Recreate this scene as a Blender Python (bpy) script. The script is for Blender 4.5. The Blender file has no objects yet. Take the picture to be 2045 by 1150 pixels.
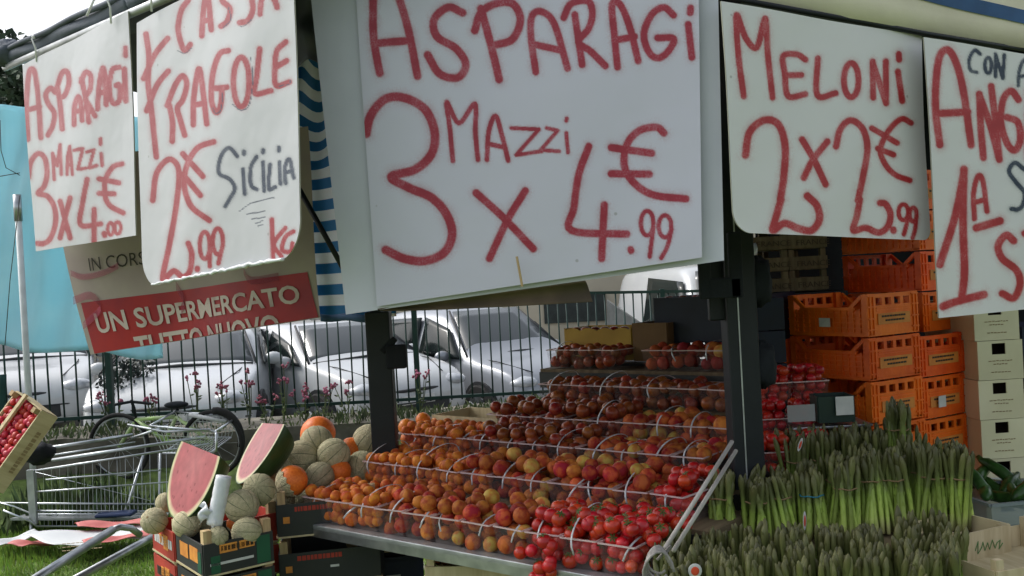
import bpy, bmesh, math, random
import numpy as np
from mathutils import Vector, Matrix, Euler
random.seed(7); rng = np.random.default_rng(7)
SC = bpy.context.scene; COL = SC.collection
PI = math.pi

# ------------------------------------------------------------------ camera
F = 1900.0; CX, CY = 1022.5, 575.0
CAM = np.array([0, 0, 1.65])
roll = math.radians(3.1); pit = math.atan(15 / F)
fv = np.array([0, math.cos(pit), -math.sin(pit)]); u0 = np.array([0, math.sin(pit), math.cos(pit)]); r0 = np.array([1., 0, 0])
RV = math.cos(roll) * r0 - math.sin(roll) * u0
UV = math.sin(roll) * r0 + math.cos(roll) * u0
cd = bpy.data.cameras.new('camera'); cam = bpy.data.objects.new('camera', cd); COL.objects.link(cam)
m = Matrix.Identity(4)
for i in range(3):
    m[i][0] = RV[i]; m[i][1] = UV[i]; m[i][2] = -fv[i]; m[i][3] = CAM[i]
cam.matrix_world = m
cd.sensor_width = 36; cd.lens = 36 * F / 2045; cd.clip_end = 500; cd.clip_start = 0.05
SC.camera = cam

def ray(px, py): return fv + RV * (px - CX) / F - UV * (py - CY) / F
def P(px, py, D):                      # the place seen at a point of the picture, D metres away
    d = ray(px, py); return Vector(CAM + d * D / d[1])
def PZ(px, py, z):                     # the same, at height z
    d = ray(px, py); return Vector(CAM + d * (z - CAM[2]) / d[2])
def pj(p):
    v = np.asarray(p) - CAM; w = v @ fv
    return CX + F * (v @ RV) / w, CY - F * (v @ UV) / w

# ------------------------------------------------------------------ light
W = bpy.data.worlds.new('World'); SC.world = W; W.use_nodes = True
nt = W.node_tree; bg = nt.nodes['Background']
sky = nt.nodes.new('ShaderNodeTexSky'); sky.sky_type = 'NISHITA'; sky.sun_disc = False
SUN_EL, SUN_AZ = math.radians(48), math.radians(-70)
sky.sun_elevation = SUN_EL; sky.sun_rotation = SUN_AZ; sky.air_density = 1.0; sky.dust_density = 4.0; sky.ozone_density = 1.0
# thin overcast: the blue is mostly washed out by even cloud
hs = nt.nodes.new('ShaderNodeHueSaturation'); hs.inputs['Saturation'].default_value = 0.35
nt.links.new(sky.outputs[0], hs.inputs['Color']); nt.links.new(hs.outputs[0], bg.inputs['Color'])
bg.inputs['Strength'].default_value = 0.15
sd = bpy.data.lights.new('sun', 'SUN'); sd.energy = 0.9; sd.angle = math.radians(14); sd.color = (1, .97, .92)
so = bpy.data.objects.new('sun', sd); COL.objects.link(so)
sdir = Vector((math.sin(SUN_AZ) * math.cos(SUN_EL), math.cos(SUN_AZ) * math.cos(SUN_EL), math.sin(SUN_EL)))
so.rotation_euler = sdir.to_track_quat('Z', 'Y').to_euler()
SC.view_settings.view_transform = 'Standard'; SC.view_settings.look = 'None'
SC.view_settings.gamma = 1.0; SC.view_settings.use_curve_mapping = False
SC.view_settings.exposure = 0.72
SC.render.engine = 'CYCLES'
SC.cycles.max_bounces = 8; SC.cycles.transparent_max_bounces = 24

# ------------------------------------------------------------------ helpers
def sm(t): return t * t * (3 - 2 * t)
def mat(name, c1, c2=None, scale=8.0, rough=0.6, bump=0.0, bscale=None, metal=0.0, spec=0.4, detail=4, coords='Object', rnd=0.0, stretch=None, coat=0.0, trans=0.0, island=False, lo=.35, hi=.65):
    M = bpy.data.materials.new(name); M.use_nodes = True; n = M.node_tree; L = n.links
    b = n.nodes['Principled BSDF']; b.inputs['Roughness'].default_value = rough; b.inputs['Metallic'].default_value = metal
    b.inputs['Specular IOR Level'].default_value = spec; b.inputs['Coat Weight'].default_value = coat
    tc = n.nodes.new('ShaderNodeTexCoord'); src = tc.outputs[coords]
    if stretch:
        mp = n.nodes.new('ShaderNodeMapping'); mp.inputs['Scale'].default_value = stretch; L.new(src, mp.inputs[0]); src = mp.outputs[0]
    nz = n.nodes.new('ShaderNodeTexNoise'); nz.inputs['Scale'].default_value = scale; nz.inputs['Detail'].default_value = detail
    if rnd or island:
        oi = n.nodes.new('ShaderNodeObjectInfo'); ad = n.nodes.new('ShaderNodeVectorMath'); ad.operation = 'ADD'
        sc_ = n.nodes.new('ShaderNodeMath'); sc_.operation = 'MULTIPLY'; sc_.inputs[1].default_value = 37.0
        L.new(oi.outputs['Random'], sc_.inputs[0]); L.new(src, ad.inputs[0]); L.new(sc_.outputs[0], ad.inputs[1]); src = ad.outputs[0]
    L.new(src, nz.inputs['Vector'])
    c2 = c2 or tuple(x * .8 for x in c1)
    rp = n.nodes.new('ShaderNodeValToRGB'); rp.color_ramp.elements[0].position = lo; rp.color_ramp.elements[1].position = hi
    rp.color_ramp.elements[0].color = (*c2, 1); rp.color_ramp.elements[1].color = (*c1, 1)
    L.new(nz.outputs['Fac'], rp.inputs[0]); out = rp.outputs[0]
    if rnd:
        h = n.nodes.new('ShaderNodeHueSaturation'); mr = n.nodes.new('ShaderNodeMapRange')
        mr.inputs['To Min'].default_value = 1 - rnd; mr.inputs['To Max'].default_value = 1 + rnd
        mh = n.nodes.new('ShaderNodeMapRange'); mh.inputs['To Min'].default_value = .5 - rnd * .06; mh.inputs['To Max'].default_value = .5 + rnd * .06
        if island:
            ge = n.nodes.new('ShaderNodeNewGeometry'); rs = ge.outputs['Random Per Island']
        else: rs = oi.outputs['Random']
        L.new(rs, mr.inputs[0]); L.new(mr.outputs[0], h.inputs['Value']); L.new(out, h.inputs['Color'])
        fr = n.nodes.new('ShaderNodeMath'); fr.operation = 'MULTIPLY'; fr.inputs[1].default_value = 7.31
        f2 = n.nodes.new('ShaderNodeMath'); f2.operation = 'FRACT'
        L.new(rs, fr.inputs[0]); L.new(fr.outputs[0], f2.inputs[0]); L.new(f2.outputs[0], mh.inputs[0]); L.new(mh.outputs[0], h.inputs['Hue'])
        out = h.outputs[0]
    L.new(out, b.inputs['Base Color'])
    if bump:
        bp = n.nodes.new('ShaderNodeBump'); bp.inputs['Strength'].default_value = bump; bp.inputs['Distance'].default_value = 0.01
        n2 = n.nodes.new('ShaderNodeTexNoise'); n2.inputs['Scale'].default_value = bscale or scale * 3; n2.inputs['Detail'].default_value = 5
        L.new(src, n2.inputs['Vector']); L.new(n2.outputs['Fac'], bp.inputs['Height']); L.new(bp.outputs[0], b.inputs['Normal'])
    if trans:
        mo = n.nodes['Material Output']; tl = n.nodes.new('ShaderNodeBsdfTranslucent'); mx = n.nodes.new('ShaderNodeMixShader')
        mx.inputs[0].default_value = trans; L.new(out, tl.inputs[0]); L.new(b.outputs[0], mx.inputs[1]); L.new(tl.outputs[0], mx.inputs[2]); L.new(mx.outputs[0], mo.inputs['Surface'])
    return M

def clear_mat(name, col, alpha, rough=.15):
    M = bpy.data.materials.new(name); M.use_nodes = True; n = M.node_tree; L = n.links
    b = n.nodes['Principled BSDF']; b.inputs['Base Color'].default_value = (*col, 1); b.inputs['Roughness'].default_value = rough
    tr = n.nodes.new('ShaderNodeBsdfTransparent'); mx = n.nodes.new('ShaderNodeMixShader'); mx.inputs[0].default_value = alpha
    L.new(tr.outputs[0], mx.inputs[1]); L.new(b.outputs[0], mx.inputs[2]); L.new(mx.outputs[0], n.nodes['Material Output'].inputs['Surface'])
    return M

class MB:
    def __init__(s): s.v = []; s.f = []
    def add(s, vs, fs):
        o = len(s.v); s.v += [tuple(x) for x in vs]; s.f += [tuple(i + o for i in f) for f in fs]; return s
    def box(s, c, size, R=None):
        c = Vector(c); hx, hy, hz = [k / 2 for k in size]
        vs = [Vector((x, y, z)) for x in (-hx, hx) for y in (-hy, hy) for z in (-hz, hz)]
        if R is not None: vs = [R @ v for v in vs]
        return s.add([v + c for v in vs], [(0, 1, 3, 2), (4, 6, 7, 5), (0, 4, 5, 1), (2, 3, 7, 6), (0, 2, 6, 4), (1, 5, 7, 3)])
    def bar(s, a, b, w, h=None, up=(0, 0, 1)):
        a = Vector(a); b = Vector(b); h = h or w; d = (b - a); L = d.length; d.normalize(); up = Vector(up)
        x = d.cross(up)
        if x.length < 1e-4: x = d.cross(Vector((1, 0, 0)))
        x.normalize(); z = x.cross(d)
        R = Matrix((x, d, z)).transposed()
        return s.box((a + b) / 2, (w, L, h), R)
    def tube(s, pts, r, seg=8, cap=True):
        pts = [Vector(p) for p in pts]; n = len(pts); rs = r if isinstance(r, (list, tuple)) else [r] * n
        vs = []; fs = []; nrm = None
        for i, p in enumerate(pts):
            t = (pts[min(i + 1, n - 1)] - pts[max(i - 1, 0)]).normalized()
            if nrm is None:
                nrm = t.orthogonal().normalized()
            nrm = (nrm - t * nrm.dot(t)).normalized(); bn = t.cross(nrm)
            for k in range(seg):
                a = 2 * PI * k / seg; vs.append(p + (nrm * math.cos(a) + bn * math.sin(a)) * rs[i])
        for i in range(n - 1):
            for k in range(seg):
                k2 = (k + 1) % seg; fs.append((i * seg + k, i * seg + k2, (i + 1) * seg + k2, (i + 1) * seg + k))
        if cap: fs.append(tuple(range(seg))[::-1]); fs.append(tuple((n - 1) * seg + k for k in range(seg)))
        return s.add(vs, fs)
    def sphere(s, c, rad, seg=12, rings=8, fn=None):
        c = Vector(c); rad = rad if isinstance(rad, (tuple, list)) else (rad,) * 3
        vs = []; fs = []
        for i in range(rings + 1):
            th = PI * i / rings
            for k in range(seg):
                ph = 2 * PI * k / seg; d = Vector((math.sin(th) * math.cos(ph), math.sin(th) * math.sin(ph), math.cos(th)))
                q = fn(d, th, ph) if fn else 1.0
                vs.append(c + Vector((d.x * rad[0], d.y * rad[1], d.z * rad[2])) * q)
        for i in range(rings):
            for k in range(seg):
                k2 = (k + 1) % seg; fs.append((i * seg + k, (i + 1) * seg + k, (i + 1) * seg + k2, i * seg + k2))
        return s.add(vs, fs)
    def grid(s, fn, nu, nv):
        vs = [fn(i / nu, j / nv) for j in range(nv + 1) for i in range(nu + 1)]
        return s.add(vs, [(j * (nu + 1) + i, j * (nu + 1) + i + 1, (j + 1) * (nu + 1) + i + 1, (j + 1) * (nu + 1) + i) for j in range(nv) for i in range(nu)])
    def build(s, name, m, parent=None, smooth=False, world=False, kind=None, loc=None, bevel=0, solid=0):
        me = bpy.data.meshes.new(name); vs = s.v
        if world and parent is not None:
            o_ = Vector(parent.location); vs = [tuple(Vector(v) - o_) for v in vs]
        if loc is not None and parent is None:
            o_ = Vector(loc); vs = [tuple(Vector(v) - o_) for v in vs]
        me.from_pydata(vs, [], s.f); me.materials.append(m)
        if smooth: me.polygons.foreach_set('use_smooth', [True] * len(me.polygons))
        o = bpy.data.objects.new(name, me); COL.objects.link(o)
        if parent is not None: o.parent = parent
        elif loc is not None: o.location = loc
        if solid:
            md = o.modifiers.new('s', 'SOLIDIFY'); md.thickness = solid; md.offset = 0
        if bevel:
            md = o.modifiers.new('b', 'BEVEL'); md.width = bevel; md.segments = 2; md.limit_method = 'ANGLE'
        if kind: o['kind'] = kind
        return o

def tag(o, label, cat, group=None):
    o['label'] = label; o['category'] = cat
    if group: o['group'] = group
    return o
def thing(name, label, cat, loc=(0, 0, 0), rotz=0, group=None):
    o = bpy.data.objects.new(name, None); o.empty_display_size = .1; COL.objects.link(o)
    o.location = loc; o.rotation_euler = (0, 0, rotz); return tag(o, label, cat, group)
def dup(o, loc=None, rot=None, label=None, group=None, scale=None):
    kids = [(c, list(c.children)) for c in o.children]
    r = o.copy(); COL.objects.link(r)
    if loc is not None: r.location = loc
    if rot is not None: r.rotation_euler = rot if not isinstance(rot, (int, float)) else (0, 0, rot)
    if scale: r.scale = scale
    if label: r['label'] = label
    if group: r['group'] = group
    for c, gs in kids:
        d = c.copy(); COL.objects.link(d); d.parent = r
        for g in gs:
            e = g.copy(); COL.objects.link(e); e.parent = d
    return r
def kid(proto_mesh, name, parent, loc, rot=(0, 0, 0), scale=(1, 1, 1)):
    o = bpy.data.objects.new(name, proto_mesh); COL.objects.link(o); o.parent = parent; o.location = loc; o.rotation_euler = rot; o.scale = scale; return o
ORD = ['first', 'second', 'third', 'fourth', 'fifth', 'sixth', 'seventh', 'eighth', 'ninth', 'tenth', 'eleventh', 'twelfth', 'thirteenth', 'fourteenth', 'fifteenth', 'sixteenth']

def text(name, s, size, m, parent, loc, rot=None, M=None, ext=.0008, off=0, sx=1.0, cut=None):
    c = bpy.data.curves.new('t', 'FONT'); c.body = s; c.size = size; c.extrude = ext; c.offset = off; c.resolution_u = 3
    o = bpy.data.objects.new('t', c); COL.objects.link(o)
    dg = bpy.context.evaluated_depsgraph_get(); me = bpy.data.meshes.new_from_object(o.evaluated_get(dg))
    bpy.data.objects.remove(o); bpy.data.curves.remove(c)
    me.name = name; me.materials.clear(); me.materials.append(m)
    if cut:
        b = bmesh.new(); b.from_mesh(me)
        bmesh.ops.bisect_plane(b, geom=b.verts[:] + b.edges[:] + b.faces[:], plane_co=cut[0], plane_no=cut[1], clear_outer=True)
        b.to_mesh(me); b.free()
    r = bpy.data.objects.new(name, me); COL.objects.link(r); r.parent = parent
    if M is not None: r.matrix_local = M
    else: r.location = loc; r.rotation_euler = rot or (0, 0, 0)
    if sx != 1: r.scale = (sx, 1, 1)
    return r
def face_matrix(o, x, up):            # local frame: x along the surface, y up it
    x = Vector(x).normalized(); up = Vector(up); up = (up - x * up.dot(x)).normalized(); z = x.cross(up)
    M = Matrix((x, up, z)).transposed().to_4x4(); M.translation = Vector(o); return M

# ------------------------------------------------------------------ materials
M_grass = mat('grass_ground', (.14, .21, .05), (.06, .09, .025), scale=11, rough=.9, bump=.6, bscale=60)
M_blade = mat('grass_blade', (.22, .36, .06), (.14, .24, .04), scale=2, rough=.7, rnd=.35, island=True, trans=.3)
M_paver = mat('parking_asphalt', (.36, .35, .31), (.27, .26, .24), scale=2.5, rough=.9, bump=.3, bscale=80)
M_conc = mat('old_concrete', (.20, .185, .15), (.085, .08, .065), scale=4, rough=.95, bump=.8, bscale=25)
M_beige = mat('beige_render', (.42, .385, .30), (.36, .33, .26), scale=1.2, rough=.9, bump=.2)
M_fence = mat('dark_green_paint', (.012, .045, .035), (.008, .03, .025), rough=.5)
M_board = None
M_steel = mat('galvanised_steel', (.48, .50, .52), (.33, .35, .37), scale=20, rough=.35, metal=.85)
M_zinc = mat('worn_sheet_metal', (.50, .53, .54), (.34, .36, .38), scale=12, rough=.42, metal=.6, bump=.15, bscale=30)
M_chrome = mat('chrome_wire', (.62, .65, .68), (.5, .53, .56), rough=.28, metal=.9)
M_dark = mat('dark_painted_post', (.010, .014, .020), (.006, .009, .013), scale=6, rough=.5, bump=.1, bscale=40)
M_black = mat('black_cloth', (.012, .016, .022), (.008, .01, .014), rough=.85, bump=.4, bscale=30)
M_canopy = mat('grey_canopy_cloth', (.13, .145, .175), (.09, .10, .13), scale=3, rough=.8, bump=.3, bscale=9)
M_roof = mat('dark_canopy_roof', (.10, .11, .13), (.07, .08, .10), scale=3, rough=.85)
M_cream_cloth = mat('cream_valance', (.78, .73, .58), (.68, .63, .50), scale=5, rough=.8, bump=.2)
M_blue_cloth = mat('blue_cloth', (.05, .12, .27), (.04, .09, .2), rough=.8, bump=.2)
M_tarp = mat('light_blue_tarp', (.56, .84, .91), (.46, .78, .87), scale=2, rough=.55, bump=.3, bscale=5, trans=.45)
M_wood = mat('raw_crate_wood', (.50, .37, .20), (.34, .23, .12), scale=6, rough=.8, stretch=(12, 1, 1), rnd=.15)
M_woodpale = mat('pale_poplar_wood', (.60, .52, .33), (.46, .38, .22), scale=5, rough=.8, stretch=(8, 1, 1), rnd=.1)
M_woodgrey = mat('grey_brown_wood', (.20, .155, .09), (.12, .09, .05), scale=5, rough=.85, stretch=(8, 1, 1), rnd=.15)
M_orange = mat('orange_plastic', (.95, .165, .010), (.80, .115, .008), scale=14, rough=.42, spec=.4, rnd=.12, bump=.15, bscale=60)
M_amber = mat('amber_label_print', (.70, .27, .05), (.6, .2, .04), scale=20, rough=.6)
M_print = mat('dark_print', (.035, .03, .02), rough=.7)
M_printfade = mat('faded_print', (.34, .26, .14), rough=.8)
M_white = mat('white_print', (.62, .63, .62), (.5, .52, .52), scale=20, rough=.6)
M_cream = mat('cream_cardboard', (.80, .77, .55), (.68, .65, .44), scale=3, rough=.8, rnd=.05)
M_hole = mat('hand_hole_shade', (.05, .03, .02), rough=.9)
M_blackcrate = mat('black_printed_card', (.022, .026, .028), (.03, .032, .03), scale=6, rough=.55)
M_bluecrate = mat('navy_printed_card', (.008, .016, .05), (.006, .01, .022), scale=5, rough=.55)
M_redcrate = mat('red_printed_card', (.45, .05, .03), (.3, .03, .02), scale=9, rough=.6)
M_greencrate = mat('green_print', (.015, .10, .05), rough=.6)
M_yellow = mat('yellow_ochre_card', (.48, .30, .05), (.36, .21, .035), scale=5, rough=.7)
M_brownbox = mat('brown_card', (.20, .12, .055), (.14, .08, .035), scale=5, rough=.8)
M_basket = clear_mat('clear_basket_plastic', (.40, .34, .33), .10, .12)
M_rim = clear_mat('basket_rim_plastic', (.72, .56, .56), .75, .2)
M_handle = mat('clear_strap_handle', (.60, .61, .64), (.5, .51, .54), rough=.15, spec=.9)
M_film = mat('white_plastic_film', (.72, .75, .78), (.60, .64, .68), scale=30, rough=.25, bump=.3, bscale=30, spec=.6)
M_rope = mat('worn_rope', (.33, .31, .29), (.2, .19, .18), scale=60, rough=.9)
M_string = mat('white_string', (.85, .85, .84), (.8, .8, .8), rough=.8)
M_tree = mat('dark_foliage', (.045, .075, .04), (.02, .035, .02), scale=3, rough=.8, rnd=.4, island=True)
M_bark = mat('bark', (.09, .07, .05), rough=.9, bump=.5)
M_weed = mat('weed_leaves', (.11, .15, .055), (.045, .065, .03), scale=3, rough=.75, rnd=.35, island=True, trans=.25)
M_pink = mat('pink_petals', (.42, .13, .19), (.30, .08, .13), rough=.7, rnd=.2)
def glassy(name, c, r=.04, tint=.9):
    M = mat(name, c, c, rough=r, spec=.5); return M
M_glass = glassy('car_glass', (.07, .08, .085), .08)
M_sideglass = mat('tinted_side_glass', (.012, .018, .018), rough=.12, spec=.22)
M_carwhite = mat('white_car_paint', (.47, .49, .50), (.42, .44, .46), scale=1, rough=.25, coat=.6)
M_carsilver = mat('silver_car_paint', (.28, .30, .33), (.25, .27, .30), scale=1, rough=.32, metal=.3, coat=.4)
M_carblack = mat('black_car_paint', (.012, .013, .015), rough=.15, coat=1)
M_rubber = mat('rubber', (.02, .02, .02), rough=.9)
M_trim = mat('dark_plastic_trim', (.025, .027, .03), rough=.6)
M_lamp = mat('headlight_lens', (.42, .45, .48), (.25, .27, .3), scale=12, rough=.1, coat=1)

# ------------------------------------------------------------------ setting
# fence line
FA = P(30, 842, 8.0); FB = P(1031, 785, 9.6)
fd = Vector((FB.x - FA.x, FB.y - FA.y, 0)); FL = fd.length; fd.normalize(); fn_ = Vector((fd.y, -fd.x, 0))      # fn_ points to the camera
fz = lambda s: FA.z + (FB.z - FA.z) * s / FL
def fpt(s, off, z): p = Vector((FA.x, FA.y, 0)) + fd * s + fn_ * off; return Vector((p.x, p.y, z))
g_ = MB(); g_.add([fpt(-200, .1, 0), fpt(200, .1, 0), fpt(200, 200, 0), fpt(-200, 200, 0)], [(0, 1, 2, 3)]).build('ground', M_grass, kind='structure')
def pz(x): return -.25 - .055 * (max(-32, min(32, x)) + .94)
# retaining wall and raised car park behind it
w = MB(); s0, s1 = -3.5, 16.0
n = 40
vs = []; 
for i in range(n + 1):
    s = s0 + (s1 - s0) * i / n; z = fz(s) - .13 + .02 * math.sin(i * 1.7) + .012 * math.sin(i * 4.1)
    jit = .02 * math.sin(i * 2.3)
    vs += [fpt(s, .55 + jit, -.05), fpt(s, .52 + jit, z), fpt(s, -.2, z + .01), fpt(s, -.2, -1.2)]
fs = []
for i in range(n):
    a = i * 4; b = a + 4
    for k in range(3): fs.append((a + k, a + k + 1, b + k + 1, b + k))
w.add(vs, fs).build('retaining_wall', M_conc, kind='structure')
pk = MB()
def pkp(a, b):
    q = fpt(-34 + 70 * a, -.12, 0) + Vector((0, 150 * b * b, 0)); return Vector((q.x, q.y, pz(q.x)))
pk.grid(pkp, 30, 6).build('car_park', M_paver, kind='structure')

# far beige building behind the car park
b = thing('building', 'long low beige building behind the parked cars with a dark opening', 'building', (0, 26, 0))
MB().box((-4.5, 0, 1.0), (44, 6, 6.0)).build('wall', M_beige, b)
MB().box((-4.5, 0, 4.1), (44.4, 6.4, .2)).build('roof', M_conc, b)
o1 = P(1085, 592, 22.9); o2 = P(1212, 640, 22.9)
M_open = mat('shadowy_opening', (.02, .03, .028), (.012, .018, .017), rough=.5)
MB().box(((o1.x + o2.x) / 2, -3.02, (o1.z + o2.z) / 2), (abs(o2.x - o1.x), .06, abs(o2.z - o1.z))).build('window', M_open, b)
for q in (-14, -10.5, -7, -3.5):
    MB().box((q, -3.02, 2.1), (1.3, .06, 1.2)).build('window', M_glass, b)
# pale sloping ramp wall and boundary wall to the right
rw = MB(); p = [P(1212, 600, 19), P(1300, 660, 19), P(1212, 660, 19)]
vs = [Vector(q) for q in p] + [Vector(q) + Vector((.1, .9, 0)) for q in p]
tag(rw.add(vs, [(0, 1, 2), (3, 5, 4), (0, 3, 4, 1), (1, 4, 5, 2), (2, 5, 3, 0)]).build('ramp_wall', mat('grey_ramp', (.22, .23, .22), rough=.9), loc=(p[2].x, p[2].y, 0)), 'grey sloping ramp wall beside the dark opening of the building', 'wall')

# hill trees beyond the neighbouring stall
def leafy(mb, c, R, n, size, flat=1.0):
    for i in range(n):
        d = Vector(rng.normal(size=3)); d.normalize(); q = Vector(c) + Vector((d.x * R[0], d.y * R[1], d.z * R[2])) * (rng.random() ** .35)
        a = Vector(rng.normal(size=3)).normalized(); bb = a.orthogonal().normalized(); s_ = size * (0.6 + rng.random() * .8)
        mb.add([q - a * s_, q + bb * s_ * .45, q + a * s_, q - bb * s_ * .45], [(0, 1, 2, 3)])
for i, (px, py, D, Rr, lab) in enumerate([(2, 215, 20, .8, 'dark round treetop at the left edge above the light blue tarp'), (-45, 150, 22, 1.5, 'taller dark tree just outside the left edge of the tarp'), (62, 235, 24, 1.0, 'small dark tree hidden behind the leftmost asparagus sign')]):
    c = P(px, py, D); t = thing('tree', lab, 'tree', (c.x, c.y, 0))
    k = MB(); k.tube([(0, 0, 0), (.1, 0, c.z * .5), (0, .1, c.z)], [.22, .16, .06], 8); k.tube([(0.1, 0, c.z * .5), (.6, .1, c.z * .85)], [.1, .03], 6); k.build('trunk', M_bark, t, smooth=True)
    k = MB()
    for j in range(9): leafy(k, (rng.normal() * Rr * .45, rng.normal() * Rr * .45, c.z - .1 + rng.normal() * Rr * .35), (Rr * .5, Rr * .5, Rr * .4), 260, .11)
    k.build('crown', M_tree, t)

# ------------------------------------------------------------------ cars
def wheel(parent, x, y, r, wd=.2):
    t = MB(); t.tube([(x, y - wd / 2, r), (x, y - wd / 2 + .02, r), (x, y + wd / 2 - .02, r), (x, y + wd / 2, r)], [r * .93, r, r, r * .93], 24); w_ = t.build('wheel', M_rubber, parent, smooth=False)
    sg = 1 if y > 0 else -1; yy = y + sg * wd / 2
    h = MB(); h.tube([(x, yy - .01, r), (x, yy + sg * .008, r)], [r * .62, r * .6], 20)
    for k in range(7):
        a = 2 * PI * k / 7; h.bar((x, yy + sg * .012, r), (x + math.cos(a) * r * .6, yy + sg * .012, r + math.sin(a) * r * .6), .035, .02, (0, 1, 0))
    h.build('rim', M_steel, w_)
def car(label, loc, heading, paint, L=4.3, Wd=1.76, H=1.46, kind='hatch', roofcol=None):
    t = thing('parked_car', label, 'car', loc, heading, 'cars parked behind the fence')
    hw = Wd / 2; x0 = -L / 2; hood = .82 * H * .72 / .72
    zb = H * .64
    # x, z_low, z_belt, z_top, half width low, belt, top
    if kind == 'van': prof = [(-.5, .35, .8, 2.15, .86), (-.46, .3, .95, 2.25, .98), (-.1, .28, 1.0, 2.3, 1), (.2, .28, 1.02, 2.28, 1), (.29, .28, 1.05, 2.16, 1), (.41, .28, 1.08, 1.14, 1), (.48, .3, .88, .92, .94), (.5, .34, .66, .7, .84)]
    else: prof = [(-.5, .40, .82, .86, .80), (-.475, .28, .93, 1.02, .93), (-.43, .24, .96, 1.2, .98), (-.34, .22, .96, H - .06, 1), (-.2, .2, .95, H, 1), (-.02, .2, .93, H, 1), (.07, .2, .92, H - .05, 1), (.13, .2, .91, H - .2, 1), (.235, .2, .90, .95, 1), (.36, .2, .86, .89, .985), (.45, .22, .76, .79, .93), (.485, .26, .64, .67, .86), (.5, .34, .54, .56, .78)]
    hh = 1.0
    ring = []
    for (fx, zl, zbl, zt, wf) in prof:
        x = fx * L; wl = hw * wf; tw = wl * (.99 if zt - zbl < .12 else .99 - .22 * min(1, (zt - zbl) / .5)); tall = zt - zbl
        pts = [(0, zl), (wl * .86, zl), (wl * .985, zl + .09), (wl, zl + (zbl - zl) * .55), (wl * .975, zbl), (tw if tall > .12 else wl * .9, zbl + tall * (.86 if tall > .12 else .6)), (tw * .82, zbl + tall * .99), (0, zt + .015)]
        ring.append([(x, y, z) for y, z in pts] + [(x, -y, z) for y, z in pts[-2:0:-1]])
    n = len(ring[0]); vs = [q for r_ in ring for q in r_]; fs = []
    for i in range(len(ring) - 1):
        for k in range(n):
            k2 = (k + 1) % n; fs.append((i * n + k, i * n + k2, (i + 1) * n + k2, (i + 1) * n + k))
    fs.append(tuple(range(n))[::-1]); fs.append(tuple((len(ring) - 1) * n + k for k in range(n)))
    m_ = MB(); m_.add(vs, fs); bo = m_.build('body', paint, t, smooth=True)
    md = bo.modifiers.new('b', 'SUBSURF'); md.levels = 2; md.render_levels = 2
    def quad(nm, q, mt, ins=.0, off=.012, div=6):
        q = [Vector(v) for v in q]; c = sum(q, Vector()) / 4; nn = (q[1] - q[0]).cross(q[3] - q[0]).normalized()
        if nn.dot(c - Vector((0, 0, .9))) < 0: nn = -nn
        q = [v + (c - v) * ins + nn * off for v in q]
        g = MB(); g.grid(lambda a, b: q[0].lerp(q[1], a).lerp(q[3].lerp(q[2], a), b) + nn * (.03 * math.sin(a * PI) * math.sin(b * PI)), div, div)
        return g.build(nm, mt, t, smooth=True, solid=.012)
    V = lambda i, k: ring[i][k]
    if kind == 'van':
        quad('windscreen', [V(4, 6), V(4, n - 6), V(5, n - 5), V(5, 5)], M_glass, .05, .03)
        for sgn in (5, n - 5):
            k4 = 4 if sgn == 5 else n - 4
            quad('side_window', [V(2, sgn), V(4, sgn), V(5, k4), V(2, k4)], M_sideglass, .12, .02)
    else:
        ws = [V(6, 6), V(6, n - 6), V(8, n - 5), V(8, 5)]
        quad('windscreen', ws, M_glass, .045, .03)
        quad('rear_window', [V(3, 6), V(3, n - 6), V(1, n - 5), V(1, 5)], M_glass, .08, .03)
        for up, dn in ((5, 4), (n - 5, n - 4)):
            a1 = Vector(V(5, up)).lerp(Vector(V(4, up)), .15)
            sg = 1 if up == 5 else -1
            quad('side_window', [V(7, dn if 0 else up), V(5, up), V(5, dn), V(8, dn)], M_sideglass, .09, .022)
            quad('side_window', [V(5, up), V(3, up), V(2, dn), V(5, dn)], M_sideglass, .1, .022)
            h = MB(); yy = sg * hw * 1.07; h.sphere((.155 * L, yy, .97), (.07, .11, .075), 12, 8); h.build('mirror', paint, t, smooth=True)
            h = MB(); h.bar((-.03 * L, sg * hw * 1.0, .82), (-.07 * L, sg * hw * 1.0, .82), .03, .03); h.build('door_handle', paint, t)
            h = MB(); h.bar((.05 * L - .0, sg * (hw * 1.0 + .003), .3), (.05 * L, sg * (hw * .985), .88), .006, .012, (1, 0, 0)); h.build('door_seam', M_trim, t)
    if kind != 'van':
        k8, k6 = Vector(V(8, 5)), Vector(V(8, n - 5)); md_ = Vector((V(8, 7)[0], 0, V(8, 7)[2])); h = MB(); h.tube([k6 * .96 + Vector((.10, 0, .05)), md_ + Vector((.11, 0, .01)), k8 * .96 + Vector((.10, 0, .05))], .022, 6); h.build('wiper_cowl', M_trim, t, smooth=True)
        for a_, b_ in ((V(6, 6), V(8, 5)), (V(6, n - 6), V(8, n - 5))):
            h = MB(); h.tube([Vector(a_) + Vector((.0, 0, .02)), Vector(b_) + Vector((.02, 0, .02))], .016, 6); h.build('windscreen_seal', M_trim, t, smooth=True)
        for sg in (1, -1):
            h = MB(); h.tube([Vector((.16 * L, sg * hw * .78, .955)), Vector((.34 * L, sg * hw * .74, .905)), Vector((.46 * L, sg * hw * .55, .775))], .007, 6); h.build('bonnet_seam', M_trim, t, smooth=True)
            h = MB(); h.box((.478 * L, sg * hw * .62, .36), (.06, .22, .10)); h.build('fog_light_recess', M_trim, t, bevel=.02)
            h = MB(); h.sphere((.462 * L, sg * hw * .70, prof[-2][2] + .02), (.155, .12, .05), 12, 8); h.build('lamp_bulb', M_steel, t, smooth=True)
        h = MB(); h.tube([(.484 * L, -hw * .5, .60), (.5 * L, 0, .615), (.484 * L, hw * .5, .60)], .02, 8); h.build('grille_bar', M_trim, t, smooth=True)
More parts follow.
